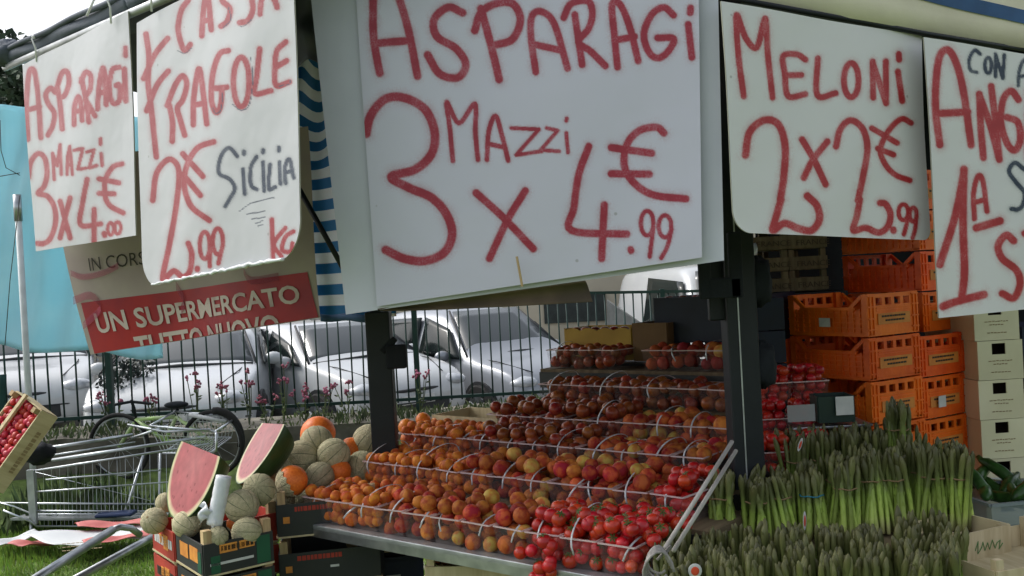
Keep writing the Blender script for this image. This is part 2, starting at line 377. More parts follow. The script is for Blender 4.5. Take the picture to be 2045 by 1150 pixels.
        h = MB(); h.tube([(.470 * L, -hw * .93, .46), (.497 * L, -hw * .6, .47), (.507 * L, 0, .47), (.497 * L, hw * .6, .47), (.470 * L, hw * .93, .46)], .008, 6); h.build('bumper_seam', M_trim, t, smooth=True)
    fr = [q for q in (ring[-1], ring[-2], ring[-3])]
    zt = prof[-2][2] * 1.0
    for sg in (1, -1):
        h = MB(); h.sphere((.452 * L, sg * hw * .70, zt + .02), (.20, .19, .085), 14, 10); h.build('headlight', M_lamp, t, smooth=True)
    h = MB(); h.box((.492 * L, 0, .40), (.06, Wd * .52, .15)); h.build('grille', M_trim, t, bevel=.02)
    h = MB(); h.box((.499 * L, 0, .50), (.02, .46, .10)); h.build('number_plate', M_white, t)
    h = MB(); h.box((-.496 * L, 0, .55), (.02, .5, .11)); h.build('number_plate', M_white, t)
    for fx in (-.30, .32):
        for sg in (1, -1):
            a = MB(); cx, r = fx * L, .315
            a.tube([(cx, sg * (hw - .12), r), (cx, sg * (hw * 1.0 + .004), r)], [r * 1.14, r * 1.14], 26); a.build('wheel_arch', M_trim, t)
            wheel(t, cx, sg * (hw - .07), r)
    return t
def place(px, py, D, z=None):
    q = P(px, py, D); return (q.x, q.y, pz(q.x))
car('silver car with swept headlights parked facing right behind the post', place(950, 795, 13.6), -.92, M_carsilver, L=4.3, Wd=1.8, H=1.58)
car('white car showing its windscreen and bonnet just left of the post', place(655, 808, 12.6), -.86, M_carwhite, L=4.2, H=1.42)
car('black car hidden between the two white cars with its side windows visible', place(560, 812, 14.0), -.80, M_carblack, L=3.9, H=1.40)
car('white car with wide windscreen behind the pink flowers and the bicycle', place(398, 812, 11.8), -1.42, M_carwhite, L=4.1, Wd=1.85, H=1.36)
car('white car with dark grille behind the leftmost fence bars', place(55, 832, 12.5), -1.15, M_carwhite, L=4.1, H=1.40)
vn = car('tall white van far behind the fence under the big sign', place(1385, 640, 19.5, .0), -1.35, M_carwhite, L=5.2, Wd=1.95, H=2.3, kind='van')
# dark shrub and beige kerb column behind the fence
c = P(243, 815, 10.2); t = thing('shrub', 'dark green shrub growing behind the fence left of the white car', 'shrub', (c.x, c.y, .1))
k = MB(); k.tube([(0, 0, 0), (.03, 0, .5)], [.03, .015], 6); k.build('stem', M_bark, t)
k = MB()
for j in range(7): leafy(k, (rng.normal() * .12, rng.normal() * .12, .3 + j * .09), (.2, .2, .16), 200, .03)
k.build('foliage', mat('dark_shrub_leaves', (.03, .045, .035), (.012, .018, .016), rough=.6, rnd=.4, island=True), t)

# fence
ft = thing('fence', 'dark green metal railing fence between the grass and the parked cars', 'fence', tuple(fpt(0, 0, 0)))
FH = 1.0
def fl(v): return Vector(v) - Vector(ft.location)
for dz, hh in ((0, .03), (FH, .03)):
    MB().bar(fl(fpt(-3.5, 0, fz(-3.5) + dz)), fl(fpt(9, 0, fz(9) + dz)), .035, hh).build('rail', M_fence, ft)
bm_ = MB(); bm_.tube([(0, 0, -.03), (0, 0, FH + .0)], .0085, 6); bar0 = bm_.build('bar', M_fence, ft, smooth=True); barme = bar0.data
first = True; s = -3.4
while s < 8.9:
    q = fl(fpt(s, 0, fz(s)))
    if first: bar0.location = q; first = False
    else: kid(barme, 'bar', ft, q, (rng.normal() * .008, rng.normal() * .008, 0))
    s += .108
for s in (-2.0, .75, 3.5, 6.25): MB().bar(fl(fpt(s, 0, fz(s) - .2)), fl(fpt(s, 0, fz(s) + FH + .03)), .05, .05).build('post', M_fence, ft)

bk_ = MB(); bk_.grid(lambda a, b: fpt(-8 + 24 * a, 1.15 - .65 * b, .27 * sm(b) - .002 + .02 * math.sin(a * 60) * b), 60, 8); bk_.build('grass_bank', M_grass, kind='structure', smooth=True)
# weeds on the wall top
k = MB()
for i in range(5200):
    s = rng.uniform(-3, 7.5); off = rng.uniform(-.1, .58); q = fpt(s, off, fz(s) - .13); dens = .5 + .5 * math.sin(s * 2.1 + 1) * math.sin(s * .9)
    if rng.random() > .25 + dens * .8: continue
    hgt = rng.uniform(.02, .11) * (.3 + dens * 1.2); le = Vector((rng.normal() * .4, rng.normal() * .4, 1)) * hgt; wv = Vector((rng.normal(), rng.normal(), 0)).normalized() * rng.uniform(.004, .014)
    mid = q + le * .55; k.add([q - wv * .3, q + wv * .3, mid + wv, q + le, mid - wv], [(0, 1, 2, 3, 4)])
k.build('weeds', M_weed, kind='stuff')
# hanging weeds in front of the wall
k = MB()
for i in range(5000):
    s = rng.uniform(-3, 7); q = fpt(s, rng.uniform(.55, 1.3), 0); hgt = rng.uniform(.08, .42) * (.55 + .45 * math.sin(s * 3.3)); le = Vector((rng.normal() * .25, rng.normal() * .25, 1)) * max(hgt, .05)
    wv = Vector((rng.normal(), rng.normal(), 0)).normalized() * rng.uniform(.004, .02); mid = q + le * .55
    k.add([q - wv * .3, q + wv * .3, mid + wv, q + le, mid - wv], [(0, 1, 2, 3, 4)])
k.build('tall_weeds', mat('tall_weed_leaves', (.08, .13, .045), (.035, .055, .02), rough=.8, rnd=.4, island=True), kind='stuff')
# pink valerian plants
for i, (px, py) in enumerate([(383, 745), (445, 770), (492, 742), (530, 790), (605, 778), (640, 772), (690, 760), (300, 790), (215, 780), (835, 742), (560, 735)]):
    s_ = (px - 30) / 1001 * FL; D = 8 + (px - 30) / 1001 * 1.6 - .3; tp = P(px, py, D); bs = Vector((tp.x, tp.y, fz(s_) - .13))
    t = thing('flowering_plant', ['pink flowering weed before %s' % w for w in ['the wide white windscreen', 'the wide white bonnet', 'the white bonnet edge', 'the black car bonnet', 'the black car, left of the white car', 'the headlight of the white car', 'the dark post, close on its left', 'the gap right of the dark shrub', 'the dark shrub', 'the silver car door', 'the side windows of the black car']][i], 'plant', tuple(bs), 0, 'pink flowering weeds')
    k = MB(); H_ = tp.z - bs.z; fl_ = MB()
    for j in range(4):
        e = Vector((rng.normal() * .05, rng.normal() * .04, H_ * rng.uniform(.75, 1.05))); k.tube([(0, 0, 0), e * .5 + Vector((.01, 0, 0)), e], .004, 5)
        fl_ = MB()
        for r_ in range(8): fl_.sphere(e + Vector(rng.normal(size=3)) * .013, rng.uniform(.008, .013), 6, 4)
        fl_.build('flower_head', M_pink, t, smooth=True)
        for r_ in range(3):
            q = e * rng.uniform(.2, .8); d = Vector((rng.normal(), rng.normal(), .5)).normalized() * .05; sd_ = d.orthogonal().normalized() * .012
            k.add([q, q + d * .5 + sd_, q + d, q + d * .5 - sd_], [(0, 1, 2, 3)])
    k.build('stem', M_weed, t)

# grass blades near the stall
k = MB()
for i in range(70000):
    x = rng.uniform(-5.2, .2); y = rng.uniform(3.9, 8.1)
    if x < -.62 * y - .3: continue
    h = rng.uniform(.02, .055) * (1.2 + .5 * math.sin(x * 3) * math.sin(y * 2.3)); a = rng.uniform(0, 2 * PI); wv = Vector((math.cos(a), math.sin(a), 0)) * rng.uniform(.003, .007)
    q = Vector((x, y, 0)); k.add([q - wv, q + wv, q + Vector((rng.normal() * .012, rng.normal() * .012, h))], [(0, 1, 2)])
k.build('grass', M_blade, kind='stuff')
# trodden pale patch below the table and litter
MB().grid(lambda a, b: (-1.1 + 4.6 * a, 2.9 + 3.3 * b, .004), 2, 2).build('pavement', mat('pale_gravel_ground', (.38, .38, .33), (.25, .26, .21), scale=9, rough=.95, bump=.5), kind='structure')

# ------------------------------------------------------------------ neighbouring stall: tarp and pole
def wave(a, b): return .07 * math.sin(a * 9 + b * 2) + .03 * math.sin(b * 9 + a * 3) + .018 * math.sin(a * 31 + b * 8) + .02 * abs(math.sin(a * 22 + b * 1.5))
cs = [P(-60, 200, 7.5), P(330, 235, 7.9), P(330, 716, 7.9), P(-60, 688, 7.5)]
k = MB(); k.grid(lambda a, b: cs[0].lerp(cs[1], a).lerp(cs[3].lerp(cs[2], a), b) + Vector((0, wave(a, b), .02 * math.sin(a * 13) * b)), 40, 40)
tag(k.build('tarp', M_tarp, smooth=True, solid=.004, loc=tuple(cs[3])), 'light blue tarp of the neighbouring stall behind the leftmost sign', 'tarp')
ex = P(52, 700, 7.2); 
t = thing('tent_pole', 'thin white tent pole standing in front of the light blue tarp', 'pole', (ex.x, ex.y, 0))
MB().tube([(0, 0, 0), (0, 0, 2.44)], .024, 12).build('shaft', mat('white_pole_paint', (.62, .66, .68), rough=.4), t, smooth=True)
MB().tube([(0, 0, 2.30), (0, 0, 2.50)], .030, 12).build('collar', M_steel, t, smooth=True)
for i, pts in enumerate([[(0, 240, 7.1), (2, 300, 7.1), (12, 335, 7.1), (40, 350, 7.18)], [(40, 390, 7.18), (20, 560, 7.1), (10, 690, 7.1)], [(0, 352, 7.1), (40, 345, 7.18)]]):
    tag(MB().tube([P(*q) for q in pts], .003, 6).build('guy_rope', M_print, smooth=True, loc=tuple(P(*pts[0]))), ['dark slack guy rope looping to the white tent pole', 'dark guy rope hanging down along the white tent pole', 'short dark guy rope tied straight to the pole top'][i], 'rope')
q = P(2, 770, 7.2); g = MB(); g.grid(lambda a, b: Vector((q.x - .12 + .16 * a + .01 * math.sin(b * 8), q.y + .04 * math.sin(a * 6), .55 + .60 * b)), 6, 8)
tag(g.build('sack', mat('dark_green_cloth', (.015, .06, .055), rough=.8), smooth=True, solid=.02, loc=(q.x, q.y, .55)), 'dark green cloth hanging at the left edge below the tarp', 'cloth')

# ------------------------------------------------------------------ signs
def catmull(pts, n=6):
    if len(pts) < 3: return pts
    p = [np.array(q, float) for q in pts]; p = [2 * p[0] - p[1]] + p + [2 * p[-1] - p[-2]]; out = []
    for i in range(1, len(p) - 2):
        for k in range(n):
            t = k / n; out.append(.5 * ((2 * p[i]) + (-p[i - 1] + p[i + 1]) * t + (2 * p[i - 1] - 5 * p[i] + 4 * p[i + 1] - p[i + 2]) * t * t + (-p[i - 1] + 3 * p[i] - 3 * p[i + 1] + p[i + 2]) * t ** 3))
    out.append(p[-2]); return [tuple(q) for q in out]
def ell(cx, cy, rx, ry, rot=0):
    return [(cx + rx * math.cos(a) , cy + ry * math.sin(a)) for a in np.linspace(0, 2 * PI, 13)]
def T(sc, ox, oy, strokes): return [([(x * sc + ox, y * sc + oy) for x, y in s]) for s in strokes]

def sign_material(name, base, base2, red=(.62, .03, .04)):
    M = bpy.data.materials.new(name); M.use_nodes = True; n = M.node_tree; L = n.links; b = n.nodes['Principled BSDF']
    b.inputs['Roughness'].default_value = .45; tc = n.nodes.new('ShaderNodeTexCoord')
    nz = n.nodes.new('ShaderNodeTexNoise'); nz.inputs['Scale'].default_value = 2.2; nz.inputs['Detail'].default_value = 6; L.new(tc.outputs['Object'], nz.inputs['Vector'])
    m0 = n.nodes.new('ShaderNodeMix'); m0.data_type = 'RGBA'; m0.inputs['A'].default_value = (*base, 1); m0.inputs['B'].default_value = (*base2, 1); L.new(nz.outputs['Fac'], m0.inputs['Factor'])
    # small scuffs
    vo = n.nodes.new('ShaderNodeTexVoronoi'); vo.inputs['Scale'].default_value = 9; L.new(tc.outputs['Object'], vo.inputs['Vector'])
    sc_ = n.nodes.new('ShaderNodeMapRange'); sc_.inputs['From Min'].default_value = .03; sc_.inputs['From Max'].default_value = .045; sc_.inputs['To Min'].default_value = .45; sc_.inputs['To Max'].default_value = 0; L.new(vo.outputs['Distance'], sc_.inputs[0])
    m00 = n.nodes.new('ShaderNodeMix'); m00.data_type = 'RGBA'; L.new(sc_.outputs[0], m00.inputs['Factor']); L.new(m0.outputs['Result'], m00.inputs['A']); m00.inputs['B'].default_value = (.2, .19, .17, 1)
    cur = m00.outputs['Result']
    fine = n.nodes.new('ShaderNodeTexNoise'); fine.inputs['Scale'].default_value = 260; fine.inputs['Detail'].default_value = 2; L.new(tc.outputs['Object'], fine.inputs['Vector'])
    med = n.nodes.new('ShaderNodeTexNoise'); med.inputs['Scale'].default_value = 22; med.inputs['Detail'].default_value = 4; L.new(tc.outputs['Object'], med.inputs['Vector'])
    for at, col, cold in (('red_paint', red, tuple(q * .55 for q in red)), ('dark_paint', (.02, .045, .09), (.015, .03, .06))):
        a = n.nodes.new('ShaderNodeAttribute'); a.attribute_name = at
        sub = n.nodes.new('ShaderNodeMath'); sub.operation = 'SUBTRACT'; sub.inputs[1].default_value = .5; L.new(fine.outputs['Fac'], sub.inputs[0])
        bell = n.nodes.new('ShaderNodeMath'); bell.operation = 'MULTIPLY_ADD'; bell.inputs[1].default_value = .5; L.new(sub.outputs[0], bell.inputs[0]); w1 = n.nodes.new('ShaderNodeMath'); w1.operation = 'MULTIPLY_ADD'; w1.inputs[1].default_value = .55; w1.inputs[2].default_value = -.275; L.new(med.outputs['Fac'], w1.inputs[0]); w2 = n.nodes.new('ShaderNodeMath'); w2.operation = 'ADD'; L.new(w1.outputs[0], w2.inputs[0]); L.new(a.outputs['Fac'], w2.inputs[1]); L.new(w2.outputs[0], bell.inputs[2])
        mr = n.nodes.new('ShaderNodeMath'); mr.operation = 'MINIMUM'; L.new(bell.outputs[0], mr.inputs[0])
        mu = n.nodes.new('ShaderNodeMath'); mu.operation = 'MULTIPLY'; mu.inputs[1].default_value = 1.7; L.new(a.outputs['Fac'], mu.inputs[0]); L.new(mu.outputs[0], mr.inputs[1])
        cl = n.nodes.new('ShaderNodeClamp'); L.new(mr.outputs[0], cl.inputs[0])
        pc = n.nodes.new('ShaderNodeMix'); pc.data_type = 'RGBA'; pc.inputs['A'].default_value = (*col, 1); pc.inputs['B'].default_value = (*cold, 1); L.new(med.outputs['Fac'], pc.inputs['Factor'])
        mx = n.nodes.new('ShaderNodeMix'); mx.data_type = 'RGBA'; L.new(cl.outputs[0], mx.inputs['Factor']); L.new(cur, mx.inputs['A']); L.new(pc.outputs['Result'], mx.inputs['B']); cur = mx.outputs['Result']
    bn = n.nodes.new('ShaderNodeTexNoise'); bn.inputs['Scale'].default_value = 5; bn.inputs['Detail'].default_value = 3; L.new(tc.outputs['Object'], bn.inputs['Vector'])
    bpn = n.nodes.new('ShaderNodeBump'); bpn.inputs['Strength'].default_value = .35; bpn.inputs['Distance'].default_value = .02; L.new(bn.outputs['Fac'], bpn.inputs['Height']); L.new(bpn.outputs[0], b.inputs['Normal'])
    L.new(cur, b.inputs['Base Color'])
    mo = n.nodes['Material Output']; tl = n.nodes.new('ShaderNodeBsdfTranslucent'); ms = n.nodes.new('ShaderNodeMixShader'); ms.inputs[0].default_value = .12
    L.new(cur, tl.inputs[0]); L.new(b.outputs[0], ms.inputs[1]); L.new(tl.outputs[0], ms.inputs[2]); L.new(ms.outputs[0], mo.inputs['Surface'])
    return M
SIGN_W = (.85, .85, .86); SIGN_W2 = (.75, .755, .77)
M_sign = sign_material('painted_white_board', SIGN_W, SIGN_W2)
M_sheet = sign_material('painted_white_sheet', (.71, .705, .83), (.62, .62, .74), (.50, .035, .07))  # red shifted to pink to carry the light flare over these letters
M_signL = sign_material('painted_board_toned_down', (.62, .635, .66), (.52, .54, .57), (.46, .03, .045))  # left boards: white lowered in the colour to offset stronger sun there
M_edge = mat('board_edge', (.50, .50, .42), rough=.7)

def density(pts, strokes):             # spray density at each point of the board
    X = pts[:, 0]; Y = pts[:, 1]; out = np.zeros(len(X))
    for w_, line in strokes:
        d = np.full(len(X), 1e9); xs = [q[0] for q in line]; ys = [q[1] for q in line]; mg = w_ * 2.2
        sel = (X > min(xs) - mg) & (X < max(xs) + mg) & (Y > min(ys) - mg) & (Y < max(ys) + mg)
        if not sel.any(): continue
        x, y = X[sel], Y[sel]; dd = np.full(len(x), 1e9)
        for (ax, ay), (bx, by) in zip(line[:-1], line[1:]):
            vx, vy = bx - ax, by - ay; l2 = vx * vx + vy * vy + 1e-9; t = np.clip(((x - ax) * vx + (y - ay) * vy) / l2, 0, 1)
            dd = np.minimum(dd, np.hypot(x - ax - t * vx, y - ay - t * vy))
        q = np.clip((w_ * .60 - dd) / (w_ * .26), 0, 1); core = q * q * (3 - 2 * q)
        halo = .30 * np.exp(-(np.maximum(dd - w_ * .40, 0) / (w_ * .36)) ** 1.3)
        v = np.maximum(core, halo if w_ > 5 else 0); out[sel] = np.maximum(out[sel], v)
    return out

def board(name, label, corners, nu, nv, red, dark, m_, loc_i=3, rad=(0, 0, 0, 0), bend=0.0, thick=.004, group='hand painted price signs', cat='sign'):
    C_ = [Vector(c) for c in corners]      # TL TR BR BL
    nrm = (C_[1] - C_[0]).cross(C_[3] - C_[0]).normalized()
    if nrm.dot(Vector(CAM) - C_[0]) < 0: nrm = -nrm
    Wd = ((C_[1] - C_[0]).length + (C_[2] - C_[3]).length) / 2; Ht = ((C_[3] - C_[0]).length + (C_[2] - C_[1]).length) / 2
    V = []
    for j in range(nv + 1):
        for i in range(nu + 1):
            x = i / nu * Wd; y = j / nv * Ht
            for ci, (cx, cy) in enumerate(((0, 0), (Wd, 0), (Wd, Ht), (0, Ht))):
                R = rad[ci]
                if R and abs(x - cx) < R and abs(y - cy) < R:
                    ox = cx + (R if cx == 0 else -R); oy = cy + (R if cy == 0 else -R); a, b = x - ox, y - oy; mm = max(abs(a), abs(b)); l = math.hypot(a, b)
                    if l > 1e-9: x, y = ox + a * mm / l, oy + b * mm / l
            u, v = x / Wd, y / Ht
            p = C_[0].lerp(C_[1], u).lerp(C_[3].lerp(C_[2], u), v) + nrm * (bend * math.sin(u * PI) * math.sin(v * PI) + .003 * math.sin(u * 9 + v * 5))
            V.append(p)
    arr = np.array([tuple(p) for p in V]); px, py = pj(arr); pts = np.stack([px, py], 1)
    root = thing(name, label, cat, tuple(C_[3].lerp(C_[2], .5)), 0, group); off = Vector(root.location)
    me = bpy.data.meshes.new('board'); n1 = nu + 1
    vs = [tuple(p - off) for p in V]; fs = [(j * n1 + i, j * n1 + n1 + i, j * n1 + n1 + i + 1, j * n1 + i + 1) for j in range(nv) for i in range(nu)]
    me.from_pydata(vs, [], fs); me.materials.append(m_); me.polygons.foreach_set('use_smooth', [True] * len(fs))
    for an, st in (('red_paint', red), ('dark_paint', dark)):
        at = me.attributes.new(an, 'FLOAT', 'POINT'); at.data.foreach_set('value', density(pts, st))
    o = bpy.data.objects.new('board', me); COL.objects.link(o); o.parent = root
    # back and rim of the board
    per = [i for i in range(n1)] + [j * n1 + nu for j in range(1, nv + 1)] + [nv * n1 + i for i in range(nu - 1, -1, -1)] + [j * n1 for j in range(nv - 1, 0, -1)]
    k = MB(); a = [Vector(vs[i]) - nrm * .0008 for i in per]; b_ = [Vector(vs[i]) - nrm * thick for i in per]; L_ = len(per)
    k.add(a + b_, [(i, (i + 1) % L_, L_ + (i + 1) % L_, L_ + i) for i in range(L_)]); o0 = len(k.v)
    st = max(1, nu // 10); 
    k.add([Vector(v) - nrm * thick for v in vs[::1]][::n1 * 1][:0], [])
    iu = list(range(0, nu, max(1, nu // 8))) + [nu]; iv = list(range(0, nv, max(1, nv // 8))) + [nv]
    k.add([Vector(vs[j * n1 + i]) - nrm * thick for j in iv for i in iu], [(a_ * len(iu) + c_, a_ * len(iu) + c_ + 1, (a_ + 1) * len(iu) + c_ + 1, (a_ + 1) * len(iu) + c_) for a_ in range(len(iv) - 1) for c_ in range(len(iu) - 1)])
    k.build('board_back', M_edge, root)
    return root
def SW(w_, ss, smooth=True): return [(w_, catmull(s) if smooth else s) for s in ss]

a1 = .348; z2 = (.365, 0, 380)
R1 = SW(12, T(a1, 0, 0, [[(160, 800), (152, 600), (165, 430), (185, 395), (205, 440), (222, 600), (235, 790)], [(160, 630), (228, 612)], [(318, 530), (290, 505), (262, 545), (280, 600), (312, 650), (303, 720), (275, 775)], [(357, 740), (345, 600), (330, 500)], [(325, 510), (355, 420), (385, 412), (397, 470), (375, 540), (345, 562)], [(425, 715), (428, 610), (450, 555), (466, 610), (472, 690)], [(430, 642), (465, 632)], [(510, 700), (490, 560), (468, 450)], [(465, 470), (490, 415), (520, 435), (518, 510), (490, 560), (515, 610), (545, 665)], [(560, 625), (570, 480), (590, 390), (602, 450), (610, 600)], [(565, 540), (603, 522)], [(685, 385), (645, 400), (628, 480), (635, 560), (655, 595), (688, 570), (685, 490), (665, 490)], [(713, 395), (722, 580)], [(720, 275), (720, 318)]]))
R1 += SW(8, T(a1, 0, 0, [[(312, 1030), (302, 880), (328, 950), (345, 830), (352, 1000)], [(385, 1000), (388, 900), (400, 840), (415, 1000)], [(387, 950), (412, 945)], [(425, 862), (475, 852), (447, 970), (492, 965)], [(497, 872), (540, 860), (512, 962), (555, 950)], [(580, 880), (586, 950)], [(577, 795), (577, 828)]]), False)
R1 += SW(12, [[(57, 355), (61, 325), (75, 307), (89, 315), (94, 345), (88, 372), (76, 386), (95, 392), (109, 415), (111, 445), (101, 475), (88, 486), (75, 486)], [(140, 395), (120, 475)], [(120, 402), (140, 475)], [(174, 358), (165, 405), (161, 449), (201, 447)], [(188, 418), (188, 482)], [(244, 327), (226, 333), (212, 355), (209, 386), (219, 410), (246, 425)], [(198, 357), (237, 365)], [(198, 386), (228, 387)], [(208, 466), (209, 470)]]) + SW(8, [ell(221, 457, 6, 12), ell(235, 455, 6, 12)])
c1 = [P(45, 130, 3.7), P(256, 22, 3.05), P(273, 470, 3.05), P(70, 502, 3.7)]
s1_ = board('price_sign', 'small white sign painted ASPARAGI 3 MAZZI X 4, leftmost of the hanging signs', c1, 95, 190, R1, [], M_signL, bend=.01)

R2 = SW(13, T(a1, 0, 0, [[(1080, 0), (1040, 60), (1022, 160), (1040, 250), (1062, 290), (1092, 255)], [(1158, 205), (1168, 60), (1190, -40), (1212, 170)], [(1165, 122), (1208, 112)], [(1300, -60), (1275, 0), (1320, 50), (1305, 120), (1268, 150)], [(1445, -20), (1450, 60), (1420, 118), (1375, 130)], [(1492, 80), (1500, 0), (1530, -60), (1575, 0), (1590, 42)],
    [(838, 195), (855, 330), (850, 480), (870, 640), (897, 900)], [(962, 220), (890, 310), (825, 450)], [(965, 408), (900, 490), (842, 635)], [(988, 810), (990, 700), (972, 605)], [(960, 605), (1000, 500), (1045, 435), (1072, 480), (1050, 570), (1018, 620), (1035, 690), (1060, 775)], [(1110, 715), (1112, 560), (1140, 395), (1162, 500), (1186, 710)], [(1115, 602), (1175, 592)], [(1310, 290), (1260, 310), (1222, 420), (1212, 560), (1235, 642), (1262, 620), (1272, 520), (1240, 505)], [(1240, 507), (1302, 500)], ell(1385, 470, 45, 142), [(1490, 280), (1475, 430), (1462, 535), (1555, 520)], [(1640, 240), (1590, 290), (1578, 380), (1585, 490), (1660, 470)], [(1585, 385), (1645, 348)]]))
R2 += SW(13, [[(305, 400), (313, 345), (338, 318), (357, 340), (352, 410), (338, 490), (325, 557), (347, 541), (365, 553), (379, 541), (383, 508), (376, 486)], [(427, 283), (395, 295), (374, 328), (368, 370), (382, 412), (418, 440)], [(365, 307), (405, 352)], [(365, 348), (400, 390)], [(394, 536), (394, 538)]]) + SW(10, [ell(409, 490, 10, 27), [(419, 500), (419, 532)], ell(435, 482, 10, 26), [(445, 490), (436, 526)], [(543, 438), (546, 519)], [(570, 455), (547, 487), (562, 512)], [(586, 462), (570, 473), (563, 497), (573, 503), (582, 500), (584, 486)]])
B2 = SW(9, [[(474, 312), (457, 295), (441, 313), (437, 345), (459, 358), (469, 376), (460, 395), (450, 412)]] + T(a1, 0, 0, [[(1400, 868), (1400, 885)], [(1395, 970), (1405, 1112)], [(1472, 900), (1440, 960), (1440, 1060), (1475, 1087)], [(1510, 860), (1510, 875)], [(1510, 930), (1516, 1095)], [(1550, 945), (1542, 1080), (1580, 1073)], [(1600, 845), (1600, 865)], [(1605, 930), (1610, 1055)], [(1640, 1050), (1635, 960), (1662, 915), (1685, 1020)], [(1637, 990), (1678, 980)]]))
B2 += SW(2.2, T(.365, 0, 380, [[(1310, 115), (1380, 68), (1500, 40)], [(1350, 132), (1450, 112)], [(1380, 157), (1450, 147)], [(1400, 182), (1440, 165)], [(1410, 197), (1436, 187)]]))
# thin dark outlines added by marker round FRAGOLE
for cx_, ln in ((0, [(1440, 330), (1450, 470), (1430, 600), (1385, 632), (1335, 600)]), (0, [(1020, 290), (1060, 305), (1100, 275)]), (0, [(1310, 40), (1325, 110), (1280, 160)]), (0, [(1220, 620), (1240, 652), (1268, 625), (1278, 530)]), (0, [(1375, 150), (1400, 150), (1445, 110)]), (0, [(1600, 495), (1660, 480), (1668, 460)])): B2 += SW(1.8, T(a1, 0, 0, [ln]))
c2 = [P(273, 46, 3.0), P(582, -118, 2.41), P(602, 500, 2.41), P(287, 548, 3.0)]
c2[2] = P(603, 512, 2.41); c2[3] = P(283, 575, 3.0)
s2_ = board('price_sign', 'white sign painted CASSA FRAGOLE 2.99 KG with dark word SICILIA, wrapped in film', c2, 150, 300, R2, B2, M_signL, rad=(0, 0, .10, .10), bend=.008)
# film bunched at the lower edge of that sign
k = MB(); A_, B_ = Vector(c2[3]), Vector(c2[2]); pts = []; rs = []
for i in range(41):
    t_ = .09 + i / 40 * .82; pts.append(A_.lerp(B_, t_) + Vector((rng.normal() * .001, -.008, .004 + rng.normal() * .0015))); rs.append(.0045 * (1 + .25 * rng.normal()))
k.tube(pts, [max(.003, r_) for r_ in rs], 8); k.build('film_edge', M_film, s2_, world=True, smooth=True)

R3 = SW(18, T(.487, 600, 0, [[(325, 300), (300, 150), (298, -30)], [(395, -40), (442, 120), (480, 312)], [(302, 178), (448, 166)], [(665, 52), (605, 30), (548, 80), (560, 150), (640, 200), (678, 265), (645, 318), (570, 302), (522, 225)], [(815, 325), (780, 180), (740, 35)], [(715, 125), (740, 52), (800, 15), (870, 15), (902, 80), (870, 160), (795, 185)]]))
R3 += SW(16, T(.487, 600, 0, [[(965, 295), (945, 150), (950, 65), (990, 48), (1042, 100), (1095, 280)], [(950, 180), (1062, 205)], [(1155, 265), (1125, 60)], [(1080, 72), (1110, 15), (1180, 5), (1197, 60), (1180, 120), (1140, 172), (1190, 210), (1250, 270)], [(1300, 275), (1285, 120), (1278, 18), (1312, 20), (1350, 110), (1385, 250)], [(1290, 165), (1370, 150)], [(1530, 62), (1490, 30), (1440, 60), (1408, 140), (1430, 215), (1470, 238), (1512, 205), (1530, 158), (1465, 155)], [(1590, 100), (1605, 235)], [(1600, 32), (1598, 52)]]))
R3 += SW(11, T(.487, 600, 0, [[(625, 660), (612, 520), (600, 418), (650, 505), (715, 425), (717, 540), (728, 655)], [(765, 655), (772, 540), (800, 475), (825, 550), (852, 658)], [(770, 590), (828, 602)]])) + SW(9, T(.487, 600, 0, [[(865, 525), (978, 530), (885, 635), (990, 620)], [(1010, 525), (1055, 535), (985, 615), (1060, 620)], [(1090, 545), (1097, 625)], [(1092, 485), (1090, 495)]]), False)
R3 += SW(20, T(.487, 600, 0, [[(270, 548), (290, 470), (350, 405), (430, 402), (512, 450), (550, 540), (538, 630), (470, 695), (372, 725), (450, 772), (540, 812), (600, 880), (622, 960), (590, 1035), (510, 1070), (425, 1060), (350, 1025)]]))
R3 += SW(17, T(.487, 600, 0, [[(720, 790), (830, 890), (955, 1020)], [(922, 782), (850, 900), (775, 1060)], [(1182, 600), (1140, 720), (1122, 850), (1112, 945), (1338, 960)], [(1246, 840), (1235, 1060)], [(1490, 545), (1460, 522), (1390, 535), (1340, 590), (1328, 680), (1370, 752), (1450, 800), (1580, 815)], [(1275, 605), (1440, 628)], [(1275, 712), (1430, 714)]]))
R3 += SW(15, T(.487, 600, 0, [[(1354, 1022), (1356, 1028)]])) + SW(10, T(.487, 600, 0, [ell(1422, 915, 26, 50), [(1448, 930), (1432, 1052)], ell(1495, 928, 26, 45), [(1522, 940), (1505, 1010), (1480, 1058)]]))
# backing board then the sheet on it
cb = [P(610, -110, 2.62), P(1432, -110, 2.40), P(1446, 520, 2.40), P(690, 628, 2.62)]
bs_ = board('backing_board', 'pale grey backing board behind the big ASPARAGI sheet', cb, 4, 4, [], [], mat('grey_backing_board', (.60, .62, .70), (.54, .56, .64), scale=4, rough=.6), group=None, cat='board')
cs3 = [P(705, -108, 2.585), P(1394, -108, 2.385), P(1402, 514, 2.385), P(752, 612, 2.585)]
s3_ = board('price_sign', 'big white sign painted ASPARAGI 3 MAZZI X 4.99, largest of all', cs3, 330, 320, R3, [], M_sheet, bend=.006)
